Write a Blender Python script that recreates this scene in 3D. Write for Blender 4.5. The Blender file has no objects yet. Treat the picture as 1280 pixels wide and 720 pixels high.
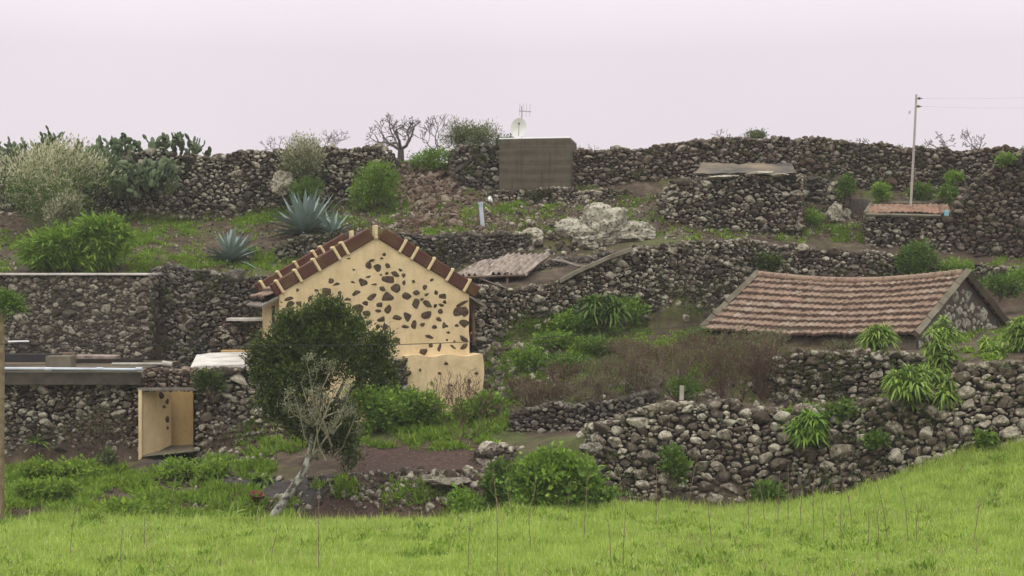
import bpy, bmesh, math, random
import numpy as np
from mathutils import Vector, Matrix, noise as mnoise
R = math.radians
rng = np.random.default_rng(7)
random.seed(7)
F = 1800.0                       # focal length in photo pixels (1280 wide), camera at the origin looking along +Y
scene = bpy.context.scene
col = scene.collection

def P(px, py, Y):
    return np.array([(px - 640) * Y / F, Y, (360 - py) * Y / F])

# ------------------------------------------------------------------ noise
def _hash(ix, iy, seed):
    n = (ix.astype(np.int64) * 374761393 + iy.astype(np.int64) * 668265263 + seed * 1442695041) & 0x7fffffff
    n = ((n ^ (n >> 13)) * 1274126177) & 0x7fffffff
    n = n ^ (n >> 16)
    return (n & 0xffff) / 65535.0
def vnoise(x, y, seed=0):
    x = np.asarray(x, float); y = np.asarray(y, float)
    ix = np.floor(x); iy = np.floor(y); fx = x - ix; fy = y - iy
    fx = fx * fx * (3 - 2 * fx); fy = fy * fy * (3 - 2 * fy)
    a = _hash(ix, iy, seed); b = _hash(ix + 1, iy, seed); c = _hash(ix, iy + 1, seed); d = _hash(ix + 1, iy + 1, seed)
    return (a * (1 - fx) + b * fx) * (1 - fy) + (c * (1 - fx) + d * fx) * fy
def fbm(x, y, seed=0, octaves=3):
    s = 0; a = .5; x = np.asarray(x, float); y = np.asarray(y, float)
    for o in range(octaves):
        s = s + a * vnoise(x * 2 ** o, y * 2 ** o, seed + o * 17); a *= .5
    return s / (1 - .5 ** octaves)

# ------------------------------------------------------------------ mesh helpers
class MB:
    """collects vertices and faces (any mix of tris and quads) for ONE mesh"""
    def __init__(s): s.v = []; s.f3 = []; s.f4 = []; s.m3 = []; s.m4 = []; s.s3 = []; s.s4 = []; s.n = 0
    def add(s, v, f, mat=0, smooth=False):
        v = np.asarray(v, float).reshape(-1, 3); f = np.asarray(f, int)
        if len(f) == 0: return
        k = f.shape[1]
        s.v.append(v)
        (s.f3 if k == 3 else s.f4).append(f + s.n)
        (s.m3 if k == 3 else s.m4).append(np.full(len(f), mat, np.int32))
        (s.s3 if k == 3 else s.s4).append(np.full(len(f), smooth, bool))
        s.n += len(v)
    def box(s, c, size, mat=0, rot=None, taper=1.0, bevel=0.0):
        c = np.asarray(c, float); h = np.asarray(size, float) / 2
        if bevel <= 0:
            v = np.array([[x, y, z] for z in (-1, 1) for y in (-1, 1) for x in (-1, 1)], float)
            v[v[:, 2] > 0, :2] *= taper
            v *= h
            f = [[0, 2, 3, 1], [4, 5, 7, 6], [0, 1, 5, 4], [2, 6, 7, 3], [0, 4, 6, 2], [1, 3, 7, 5]]
            if rot is not None: v = v @ np.array(rot).T
            s.add(v + c, f, mat)
        else:
            bm = bmesh.new(); bmesh.ops.create_cube(bm, size=1)
            for q in bm.verts: q.co = Vector((q.co.x * h[0] * 2, q.co.y * h[1] * 2, q.co.z * h[2] * 2))
            bmesh.ops.bevel(bm, geom=bm.edges[:] , offset=bevel, segments=1, affect='EDGES')
            bmesh.ops.triangulate(bm, faces=bm.faces[:])
            bm.verts.index_update()
            v = np.array([q.co[:] for q in bm.verts]); f = [[q.index for q in fc.verts] for fc in bm.faces]
            bm.free()
            if rot is not None: v = v @ np.array(rot).T
            s.add(v + c, f, mat)
    def tube(s, pts, rad, sides=6, mat=0, cap=True, smooth=True):
        pts = np.asarray(pts, float); n = len(pts)
        rad = np.broadcast_to(np.asarray(rad, float), (n,))
        t = np.gradient(pts, axis=0) if n > 2 else np.repeat((pts[1] - pts[0])[None], 2, 0)
        t /= np.linalg.norm(t, axis=1)[:, None] + 1e-9
        up = np.array([0, 0, 1.0]) if abs(t[0, 2]) < .9 else np.array([1.0, 0, 0])
        a = np.cross(t, up); a /= np.linalg.norm(a, axis=1)[:, None] + 1e-9
        b = np.cross(t, a)
        an = np.arange(sides) * 2 * math.pi / sides
        ring = pts[:, None] + rad[:, None, None] * (np.cos(an)[None, :, None] * a[:, None] + np.sin(an)[None, :, None] * b[:, None])
        i, j = np.meshgrid(np.arange(n - 1), np.arange(sides), indexing='ij')
        q = np.stack([i * sides + j, i * sides + (j + 1) % sides, (i + 1) * sides + (j + 1) % sides, (i + 1) * sides + j], -1).reshape(-1, 4)
        base = s.n
        s.add(ring.reshape(-1, 3), q[:, ::-1], mat, smooth)
        if cap:
            for r_, p_ in ((0, pts[0]), (n - 1, pts[-1])):
                v = np.vstack([ring[r_], p_[None]])
                f = [[k, (k + 1) % sides, sides] if r_ else [(k + 1) % sides, k, sides] for k in range(sides)]
                s.add(v, f, mat)
    def grid(s, pts, mat=0, smooth=False, flip=False):
        pts = np.asarray(pts, float); a, b = pts.shape[:2]
        i, j = np.meshgrid(np.arange(a - 1), np.arange(b - 1), indexing='ij')
        q = np.stack([i * b + j, (i + 1) * b + j, (i + 1) * b + j + 1, i * b + j + 1], -1).reshape(-1, 4)
        if flip: q = q[:, ::-1]
        s.add(pts.reshape(-1, 3), q, mat, smooth)
    def prism(s, poly, d0, d1, mat=0):
        """poly (u,z) in the local u-z plane, extruded along local y from d0 to d1"""
        n = len(poly)
        v = [[p[0], d0, p[1]] for p in poly] + [[p[0], d1, p[1]] for p in poly]
        s.add(v, [[k, (k + 1) % n, n + (k + 1) % n, n + k] for k in range(n)][0:] if True else [], mat)
        c = np.mean(np.asarray(poly), 0)
        va = [[p[0], d0, p[1]] for p in poly] + [[c[0], d0, c[1]]]
        s.add(va, [[k, (k + 1) % n, n] for k in range(n)], mat)
        vb = [[p[0], d1, p[1]] for p in poly] + [[c[0], d1, c[1]]]
        s.add(vb, [[(k + 1) % n, k, n] for k in range(n)], mat)
    def mesh(s, name, mats, origin=(0, 0, 0)):
        me = bpy.data.meshes.new(name)
        if s.n == 0: return me
        V = np.vstack(s.v) - np.asarray(origin, float)
        f3 = np.vstack(s.f3) if s.f3 else np.zeros((0, 3), int)
        f4 = np.vstack(s.f4) if s.f4 else np.zeros((0, 4), int)
        lt = np.concatenate([np.full(len(f3), 3), np.full(len(f4), 4)]).astype(np.int32)
        ls = np.concatenate([[0], np.cumsum(lt)[:-1]]).astype(np.int32)
        lv = np.concatenate([f3.ravel(), f4.ravel()]).astype(np.int32)
        me.vertices.add(len(V)); me.vertices.foreach_set('co', V.astype(np.float32).ravel())
        me.loops.add(len(lv)); me.loops.foreach_set('vertex_index', lv)
        me.polygons.add(len(lt)); me.polygons.foreach_set('loop_start', ls); me.polygons.foreach_set('loop_total', lt)
        me.polygons.foreach_set('material_index', np.concatenate([np.zeros(0, np.int32)] + s.m3 + s.m4).astype(np.int32))
        me.polygons.foreach_set('use_smooth', np.concatenate([np.zeros(0, bool)] + s.s3 + s.s4))
        for m in (mats if isinstance(mats, (list, tuple)) else [mats]): me.materials.append(m)
        me.update(calc_edges=True); me.validate(verbose=False)
        return me
    def build(s, name, mats, parent=None, origin=(0, 0, 0)):
        """links the collected mesh as ONE object; vertices are in parent space"""
        o = bpy.data.objects.new(name, s.mesh(name, mats, origin))
        col.objects.link(o); o.location = origin
        if parent is not None: o.parent = parent
        return o
def tag(o, label=None, cat=None, group=None, kind=None):
    if label: o['label'] = label
    if cat: o['category'] = cat
    if group: o['group'] = group
    if kind or cat: o['kind'] = kind or 'thing'
    return o
def empty(name, loc, rz=0.0):
    o = bpy.data.objects.new(name, None); col.objects.link(o)
    o.location = loc; o.rotation_euler = (0, 0, rz); o.empty_display_size = .2
    return o

# ------------------------------------------------------------------ materials
def new_mat(name):
    m = bpy.data.materials.new(name); m.use_nodes = True
    nt = m.node_tree; nt.nodes.clear()
    out = nt.nodes.new('ShaderNodeOutputMaterial')
    b = nt.nodes.new('ShaderNodeBsdfPrincipled'); b.inputs['Roughness'].default_value = .9
    b.inputs['Specular IOR Level'].default_value = .25
    nt.links.new(b.outputs[0], out.inputs[0])
    return m, nt, b, out
def L(nt, a, b): nt.links.new(a, b)
def ramp(nt, fac, stops, interp='LINEAR'):
    r = nt.nodes.new('ShaderNodeValToRGB'); r.color_ramp.interpolation = interp
    while len(r.color_ramp.elements) < len(stops): r.color_ramp.elements.new(.5)
    for e, (p, c) in zip(r.color_ramp.elements, stops):
        e.position = p; e.color = (c[0], c[1], c[2], 1) if not isinstance(c, (int, float)) else (c, c, c, 1)
    if fac is not None: L(nt, fac, r.inputs[0])
    return r.outputs[0]
def noise(nt, scale, detail=3, vec=None, rough=.55, dist=0):
    n = nt.nodes.new('ShaderNodeTexNoise'); n.inputs['Scale'].default_value = scale
    n.inputs['Detail'].default_value = detail; n.inputs['Roughness'].default_value = rough
    n.inputs['Distortion'].default_value = dist
    if vec is None:
        tc = nt.nodes.new('ShaderNodeTexCoord'); vec = tc.outputs['Object']
    L(nt, vec, n.inputs['Vector'])
    return n.outputs['Fac']
def mix(nt, fac, a, b, mode='MIX'):
    m = nt.nodes.new('ShaderNodeMix'); m.data_type = 'RGBA'; m.blend_type = mode
    for k, val in ((0, fac), (6, a), (7, b)):
        if isinstance(val, (tuple, list)): m.inputs[k].default_value = (*val[:3], 1)
        elif isinstance(val, (int, float)): m.inputs[k].default_value = val
        else: L(nt, val, m.inputs[k])
    return m.outputs[2]
def math_(nt, op, a, b=0.0):
    m = nt.nodes.new('ShaderNodeMath'); m.operation = op
    for k, val in ((0, a), (1, b)):
        if isinstance(val, (int, float)): m.inputs[k].default_value = val
        else: L(nt, val, m.inputs[k])
    return m.outputs[0]
def bump(nt, bsdf, h, strength=.5, dist=.02):
    b = nt.nodes.new('ShaderNodeBump'); b.inputs['Strength'].default_value = strength; b.inputs['Distance'].default_value = dist
    L(nt, h, b.inputs['Height']); L(nt, b.outputs[0], bsdf.inputs['Normal'])
def world_pos(nt):
    return nt.nodes.new('ShaderNodeNewGeometry').outputs['Position']

def stone_mat(name, dark=(.034, .026, .019), mid=(.094, .076, .056), light=(.26, .228, .172), lichen=.6, tint=(.075, .042, .026), tint_amt=.35, moss=.2):
    m, nt, b, _ = new_mat(name)
    g = nt.nodes.new('ShaderNodeNewGeometry')
    base = ramp(nt, g.outputs['Random Per Island'], [(0, dark), (.45, mid), (.8, [x * .5 + y * .5 for x, y in zip(mid, light)]), (1, light)])
    n0 = noise(nt, .55, 3, g.outputs['Position'])
    base = mix(nt, ramp(nt, n0, [(.42, 0), (.66, tint_amt)]), base, tint)
    n1 = noise(nt, 7.5, 5, g.outputs['Position'], .65)
    n1b = math_(nt, 'ADD', n1, math_(nt, 'MULTIPLY', math_(nt, 'SUBTRACT', g.outputs['Random Per Island'], .5), .22))
    base = mix(nt, ramp(nt, n1b, [(.51, 0), (.60, lichen)]), base, (.42, .395, .31))
    n2 = noise(nt, 9, 4, g.outputs['Position'], .6)
    base = mix(nt, ramp(nt, n2, [(.36, .85), (.5, 0)]), base, (.026, .021, .017))
    n3 = noise(nt, 1.1, 4, g.outputs['Position'], .6)
    base = mix(nt, ramp(nt, n3, [(.55, 0), (.68, moss)]), base, (.075, .082, .022))
    L(nt, base, b.inputs['Base Color'])
    bump(nt, b, noise(nt, 22, 5, g.outputs['Position'], .7), .7, .03)
    return m
def stucco_mat(name, c1, c2, stain):
    m, nt, b, _ = new_mat(name)
    tc = nt.nodes.new('ShaderNodeTexCoord'); mp = nt.nodes.new('ShaderNodeMapping'); mp.inputs['Scale'].default_value = (2.2, 2.2, .45); L(nt, tc.outputs['Object'], mp.inputs[0])
    c = ramp(nt, noise(nt, 1.3, 5, None, .62), [(.35, c1), (.65, c2)])
    c = mix(nt, ramp(nt, noise(nt, 1.5, 6, mp.outputs[0], .7), [(.5, 0), (.75, .55)]), c, stain)
    c = mix(nt, ramp(nt, noise(nt, 9, 5, None, .7), [(.56, 0), (.72, .35)]), c, [x * .8 for x in stain])
    L(nt, c, b.inputs['Base Color']); b.inputs['Roughness'].default_value = .93; bump(nt, b, noise(nt, 9, 6, None, .65), .6, .025)
    return m
def leaf_mat(name, c1, c2, c3=None, transl=.3, rough=.55, var=.5):
    m, nt, b, out = new_mat(name)
    g = nt.nodes.new('ShaderNodeNewGeometry')
    stops = [(0, c1), (.75, c2), (1, c3 or c2)]
    c = ramp(nt, g.outputs['Random Per Island'], stops)
    c = mix(nt, ramp(nt, noise(nt, 1.6, 2, g.outputs['Position']), [(.35, 0), (.65, var)]), c, [x * .55 for x in c1])
    L(nt, c, b.inputs['Base Color']); b.inputs['Roughness'].default_value = rough
    t = nt.nodes.new('ShaderNodeBsdfTranslucent'); L(nt, c, t.inputs['Color'])
    mx = nt.nodes.new('ShaderNodeMixShader'); mx.inputs[0].default_value = transl
    L(nt, b.outputs[0], mx.inputs[1]); L(nt, t.outputs[0], mx.inputs[2]); L(nt, mx.outputs[0], out.inputs[0])
    return m
def plain_mat(name, c1, c2=None, scale=4, rough=.85, bump_s=.3, bump_scale=30, spec=.25, lo=.35, hi=.65, metal=0.0):
    m, nt, b, _ = new_mat(name)
    c = c1
    if c2 is not None:
        L(nt, ramp(nt, noise(nt, scale, 5, None, .62), [(lo, c1), (hi, c2)]), b.inputs['Base Color'])
    else: b.inputs['Base Color'].default_value = (*c1, 1)
    b.inputs['Roughness'].default_value = rough; b.inputs['Specular IOR Level'].default_value = spec
    b.inputs['Metallic'].default_value = metal
    if bump_s: bump(nt, b, noise(nt, bump_scale, 4), bump_s, .01)
    return m

M = {}
M['stone'] = stone_mat('lichen_basalt')
M['stone_pale'] = stone_mat('pale_lichen_basalt', (.052, .040, .029), (.150, .122, .092), (.33, .29, .225), .6, tint_amt=.35, moss=.12)
M['stone_dark'] = stone_mat('dark_basalt', (.03, .025, .021), (.07, .06, .05), (.15, .135, .115), .3, tint_amt=.4, moss=.4)
M['stone_brown'] = stone_mat('brown_basalt', (.045, .032, .026), (.095, .072, .056), (.21, .17, .14), .35, (.10, .052, .03), .6, .2)
M['stone_red'] = stone_mat('red_scoria', (.045, .027, .019), (.105, .062, .043), (.19, .135, .10), .25, (.085, .04, .025), .6, .25)
M['stone_ruin'] = stone_mat('ruined_brown_stone', (.030, .021, .016), (.062, .044, .033), (.12, .092, .072), .22, (.07, .04, .024), .7, .25)
M['stone_mortar'] = stone_mat('mortared_stone', (.04, .032, .025), (.10, .083, .064), (.22, .19, .15), .45, (.07, .05, .034), .4, .1)
M['stone_white'] = stone_mat('limewashed_stone', (.2, .18, .145), (.3, .275, .225), (.42, .39, .33), .7, (.10, .08, .055), .4, .1)
M['boulder'] = stone_mat('pale_boulder', (.15, .13, .10), (.22, .195, .155), (.33, .30, .245), .7, (.10, .09, .06), .5, .35)
M['earth'] = plain_mat('dark_earth_fill', (.015, .012, .009), (.028, .021, .016), 3)
M['dark_plaster'] = plain_mat('weathered_plaster', (.085, .068, .05), (.17, .145, .11), 2.2)
M['concrete'] = plain_mat('grey_concrete', (.25, .235, .2), (.42, .40, .35), 2.5)
M['concrete_pale'] = plain_mat('pale_roof_concrete', (.36, .33, .31), (.6, .56, .52), 1.8)
M['concrete_brown'] = plain_mat('stained_concrete', (.10, .085, .06), (.17, .15, .11), 1.6)
M['concrete_dark'] = plain_mat('dark_stained_concrete', (.035, .029, .022), (.085, .072, .056), 2.4)
M['tile_row_shade'] = plain_mat('painted_row_shade', (.035, .022, .016), (.085, .05, .036), 9)  # dark colour standing in for the shade under the tile ends
M['white_paint'] = plain_mat('white_paint', (.72, .73, .75), (.8, .8, .8), 2, .5, .05)
M['pipe_white'] = plain_mat('white_plastic_pipe', (.36, .40, .46), (.52, .56, .62), 1.5, .45, 0)
M['wood_grey'] = plain_mat('grey_wood', (.12, .10, .085), (.22, .19, .165), 6, .85, .5, 40)
M['wood_brown'] = plain_mat('brown_wood', (.10, .06, .045), (.17, .11, .085), 6, .85, .5, 40)
M['bark'] = plain_mat('dark_bark', (.05, .04, .032), (.11, .095, .08), 9, .9, .7, 30)
M['bark_lichen'] = plain_mat('lichen_bark', (.06, .05, .042), (.33, .33, .285), 7, .9, .7, 30, lo=.42, hi=.58)
M['twig_brown'] = plain_mat('brown_twig', (.075, .045, .033), (.15, .095, .07), 3, .9, 0)
M['twig_scrub'] = plain_mat('scrub_twig', (.10, .07, .048), (.20, .15, .105), 3, .9, 0)
M['twig_grey'] = plain_mat('grey_twig', (.09, .08, .072), (.17, .155, .14), 3, .9, 0)
M['twig_pale'] = plain_mat('lichen_twig', (.12, .105, .072), (.34, .315, .22), 5, .9, 0)
M['stalk'] = plain_mat('dry_stalk', (.15, .105, .07), (.27, .2, .13), 3, .9, 0)
M['stucco'] = stucco_mat('cream_stucco', (.54, .41, .235), (.68, .53, .32), (.36, .27, .16))
M['stucco_ochre'] = stucco_mat('ochre_stucco', (.48, .32, .135), (.56, .39, .18), (.33, .23, .11))
M['tile_brown'] = plain_mat('brown_verge_tile', (.075, .027, .017), (.105, .07, .02), 1.5, .75, .4, 25, lo=.5, hi=.72)
M['cable'] = plain_mat('black_cable', (.02, .02, .02), None, rough=.6, bump_s=0)
M['wire_grey'] = plain_mat('grey_wire', (.5, .48, .5), None, rough=.6, bump_s=0)
M['metal_dark'] = plain_mat('dark_tar_sheet', (.028, .025, .022), (.17, .125, .08), .7, .7, .3)
M['metal_rust'] = plain_mat('faded_red_sheet', (.13, .095, .078), (.33, .275, .235), 3.5, .75, .3)
M['red'] = plain_mat('red_plastic', (.2, .05, .045), None, rough=.5, bump_s=0)
M['blue'] = plain_mat('blue_plastic', (.2, .36, .42), None, rough=.5, bump_s=0)
M['aerial'] = plain_mat('aerial_aluminium', (.33, .31, .32), None, rough=.5, bump_s=0)
M['dish'] = plain_mat('pale_dish', (.55, .55, .52), (.65, .65, .62), 3, .5, 0)
M['pole'] = plain_mat('galvanised_pole', (.30, .27, .25), (.40, .37, .33), 4, .6, 0)
M['trunk_tan'] = plain_mat('tan_trunk', (.13, .095, .055), (.23, .175, .11), 8, .9, .6, 30)

M['leaf_bright'] = leaf_mat('bright_leaf', (.11, .205, .022), (.19, .31, .036), (.30, .42, .06))
M['leaf_lime'] = leaf_mat('lime_leaf', (.12, .22, .02), (.2, .34, .04), (.3, .44, .07))
M['leaf_mid'] = leaf_mat('mid_leaf', (.07, .13, .018), (.12, .205, .028), (.19, .28, .045))
M['leaf_dark'] = leaf_mat('dark_leaf', (.036, .058, .011), (.076, .113, .019), (.22, .27, .048), .3, .45)
M['leaf_olive'] = leaf_mat('olive_leaf', (.10, .125, .045), (.17, .2, .075), (.26, .28, .12))
M['leaf_echium'] = leaf_mat('lance_leaf', (.15, .24, .035), (.25, .37, .06), (.37, .48, .11))
M['leaf_yellow'] = leaf_mat('yellowing_leaf', (.14, .13, .03), (.22, .2, .04), (.3, .27, .06))
M['blossom'] = leaf_mat('cream_blossom', (.40, .39, .23), (.60, .57, .40), (.72, .69, .53), .3, .8, .35)
M['lichen_leaf'] = leaf_mat('lichen_leaf', (.2, .21, .12), (.34, .34, .23), (.45, .45, .33))
M['moss_leaf'] = leaf_mat('moss_leaf', (.055, .065, .018), (.10, .13, .025), (.16, .2, .045))
M['straw'] = leaf_mat('dry_straw', (.2, .15, .075), (.36, .29, .15), (.5, .44, .26), .3, .8, .3)
M['agave'] = leaf_mat('blue_agave', (.14, .195, .175), (.22, .28, .255), (.31, .36, .335), .05, .5, .25)
M['cactus'] = leaf_mat('cactus_pad', (.065, .095, .042), (.11, .15, .072), (.16, .2, .10), .05, .6, .3)
M['grass'] = leaf_mat('field_grass', (.275, .385, .055), (.41, .53, .10), (.57, .61, .23), .42, .6, .4)
M['weed'] = leaf_mat('weed_leaf', (.12, .205, .02), (.22, .34, .035), (.33, .44, .06), .38, .6, .4)
M['weed_dry'] = leaf_mat('dry_weed', (.09, .065, .035), (.17, .13, .065), (.22, .2, .09), .3, .8, .4)
M['petal'] = leaf_mat('pale_petal', (.7, .68, .6), (.75, .74, .65), (.8, .7, .2), .2, .7, 0)

# ------------------------------------------------------------------ terrain
def zc(py, Y): return (360 - py) * Y / F
Zv = lambda z: ('z', z)
#            E          F1          T1          F2          T2             F3             T3             F4            T4           FS          TS
COLS = {
 0:    [(32, 655), (33.5, 642), (36, 615), (39.9, 585), (40.4, Zv(-2.8)), (45.25, Zv(-2.8)), (45.5, Zv(.30)), (48, 322), (49, 315), (54, 288), (55.3, Zv(4.0))],
 172:  [(32.2, 655), (33.5, 645), (36, 612), (39.9, 577), (40.4, Zv(-2.8)), (45.4, Zv(-2.8)), (46.2, Zv(.30)), (48, 322), (49, 315), (54, 278), (55.3, Zv(4.0))],
 177:  [(32.2, 655), (33.5, 647), (36, 612), (39.9, 573), (42.6, Zv(-4.9)), (45.6, Zv(-2.6)), (46.6, Zv(.30)), (48, 322), (49, 315), (54, 278), (55.3, Zv(4.1))],
 250:  [(32.2, 655), (33.5, 647), (36, 612), (39.9, 573), (42.6, Zv(-4.9)), (45.6, Zv(-2.6)), (46.6, Zv(.30)), (48, 322), (49, 315), (54, 278), (55.3, Zv(4.1))],
 262:  [(32.3, 655), (33.5, 650), (36, 610), (39.8, 560), (40.6, Zv(-2.85)), (45.3, Zv(-2.4)), (46.2, Zv(.32)), (48, 325), (49, 316), (54, 276), (55.3, Zv(4.2))],
 340:  [(32.4, 656), (33.6, 662), (36, 600), (39.8, 550), (40.6, Zv(-2.75)), (45.7, Zv(-1.5)), (46.8, Zv(.3)), (48.5, 326), (49.3, 305), (54, 272), (55.3, Zv(4.3))],
 430:  [(32.4, 656), (33.6, 664), (35, 598), (40.2, 535), (41, Zv(-3.9)), (46.8, Zv(-1)), (47.3, Zv(0)), (48.8, Zv(.3)), (49.5, 294), (54, 258), (55.3, Zv(4.2))],
 490:  [(32.4, 655), (33.6, 663), (35, 594), (40.2, 528), (41, Zv(-3.8)), (46.8, Zv(-1)), (47.3, Zv(.2)), (49, Zv(.5)), (49.6, 295), (52.8, 262), (55.6, 205)],
 540:  [(32.4, 653), (33.6, 661), (35, 594), (40.2, 528), (41, Zv(-3.8)), (46.8, Zv(-1)), (47.3, Zv(.2)), (49, Zv(.5)), (49.6, 295), (52.3, 272), (56, 205)],
 600:  [(32.5, 648), (33.6, 656), (35, 594), (40.2, 528), (41, Zv(-3.6)), (44.5, Zv(-2)), (45.4, Zv(-.1)), (49, Zv(.6)), (49.6, 294), (53.4, 246), (55.4, Zv(4.6))],
 640:  [(32.6, 640), (33.4, 648), (36.4, 568), (39.6, 532), (41.3, 500), (44.8, 425), (45.6, 357), (49, 326), (49.8, 290), (53.4, 252), (55.3, Zv(4.3))],
 740:  [(32.8, 638), (33.4, 642), (35.0, 545), (37.9, 540), (39, 508), (45.0, 412), (45.8, 348), (49.5, 312), (50.2, 288), (53.4, 250), (55.3, Zv(4.4))],
 850:  [(32.8, 637), (33.4, 640), (35.2, 507), (39, 482), (39.8, 470), (45.8, 412), (46.7, 308), (50.3, 290), (51, 284), (53.6, 240), (55.6, Zv(4.7))],
 960:  [(32.7, 632), (33.4, 636), (35.2, 516), (37.2, 508), (38.2, 445), (48.3, Zv(-1.5)), (49.2, 311), (51, 292), (51.3, 285), (54, 236), (55.6, Zv(4.7))],
 1060: [(32.6, 616), (33.3, 615), (34.9, 508), (36.8, 503), (37.6, 443), (48.3, Zv(-1.4)), (49.2, 314), (50.8, 302), (51.2, 286), (54, 250), (55.6, Zv(4.5))],
 1150: [(32.5, 588), (33.1, 586), (34.6, 502), (36, 498), (36.8, 450), (48.3, Zv(-1.2)), (49.2, 327), (50.5, 312), (50.9, 302), (54, 250), (55.6, Zv(4.5))],
 1220: [(32.3, 572), (32.9, 570), (34.6, 456), (36, Zv(-1.75)), (36.8, Zv(-1.7)), (48.3, Zv(-.8)), (49.2, 332), (50.5, 324), (51.2, 312), (54, 262), (55.6, Zv(4.5))],
 1280: [(32, 565), (32.7, 562), (34.4, 458), (36, Zv(-1.7)), (36.8, Zv(-1.65)), (48.3, Zv(-.6)), (49.2, 337), (50.2, 327), (51.2, 320), (54, 262), (55.6, Zv(4.5))],
}
FIELD = {0: (-4.42, -4.86), 640: (-4.42, -4.75), 960: (-4.42, -4.72), 1060: (-4.38, -4.6), 1150: (-4.32, -4.45), 1280: (-4.25, -4.3)}
def _cols():
    pxs = sorted(COLS); yk, zk = [], []
    fx = sorted(FIELD)
    for p in pxs:
        a = np.interp(p, fx, [FIELD[q][0] for q in fx]); b = np.interp(p, fx, [FIELD[q][1] for q in fx])
        ys = [-40, 8, 22, 28]; zs = [-4.6, -3.9, a, b]
        for Y, v in COLS[p]:
            ys.append(Y); zs.append(v[1] if isinstance(v, tuple) else zc(v, Y))
        ys += [80, 380]; zs += [zs[-1] - .1, zs[-1] - 3]
        yk.append(ys); zk.append(zs)
    pxs = [-30000, -400] + pxs + [1700, 32000]
    yk = [yk[0]] * 2 + yk + [yk[-1]] * 2; zk = [zk[0]] * 2 + zk + [zk[-1]] * 2
    return np.array(pxs, float), np.array(yk, float), np.array(zk, float)
PXS, YK, ZK = _cols()
def lift(X, Y):
    n = (fbm(X * .55 + 40, Y * .55 + 9, 3) - .5) * .30 + (fbm(X * 2.3, Y * 2.3, 5) - .5) * .13
    field = np.clip((32.0 - Y) / 3, 0, 1)
    return n * (1 - .6 * field)
def ground(X, Y, smooth=False):
    X = np.atleast_1d(np.asarray(X, float)); Y = np.atleast_1d(np.asarray(Y, float))
    px = 640 + X * F / np.maximum(Y, 25)
    i = np.clip(np.searchsorted(PXS, px) - 1, 0, len(PXS) - 2)
    f = np.clip((px - PXS[i]) / (PXS[i + 1] - PXS[i]), 0, 1)[:, None]
    yk = YK[i] * (1 - f) + YK[i + 1] * f; zk = ZK[i] * (1 - f) + ZK[i + 1] * f
    z = zk[:, 0].copy()
    for k in range(yk.shape[1] - 1):
        t = np.clip((Y - yk[:, k]) / (yk[:, k + 1] - yk[:, k]), 0, 1)
        m = Y > yk[:, k]
        z = np.where(m, zk[:, k] * (1 - t) + zk[:, k + 1] * t, z)
    return z if smooth else z + lift(X, Y)
def gz(x, y): return float(ground(x, y)[0])
# table: for a pixel, the depth at which the sight line first meets the ground
_hx = np.arange(-100, 1400, 5.0); _hy = np.arange(20, 56, .08)
_A, _B = np.meshgrid(_hx, _hy, indexing='ij')
_g = ground(((_A - 640) * _B / F).ravel(), _B.ravel()).reshape(_A.shape)
_HP = np.minimum.accumulate(360 - _g * F / _B, axis=1)
def hit(px, py):
    px = np.atleast_1d(np.asarray(px, float)); py = np.atleast_1d(np.asarray(py, float))
    ii = np.clip(((px + 100) / 5).round().astype(int), 0, len(_hx) - 1)
    k = (_HP[ii] > py[:, None]).sum(1)
    Y = _hy[np.clip(k, 0, len(_hy) - 1)]
    X = (px - 640) * Y / F
    return np.stack([X, Y, ground(X, Y)], 1)

def edgeY(px):
    return np.interp(px, PXS[2:-2], YK[2:-2, 4])

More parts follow.
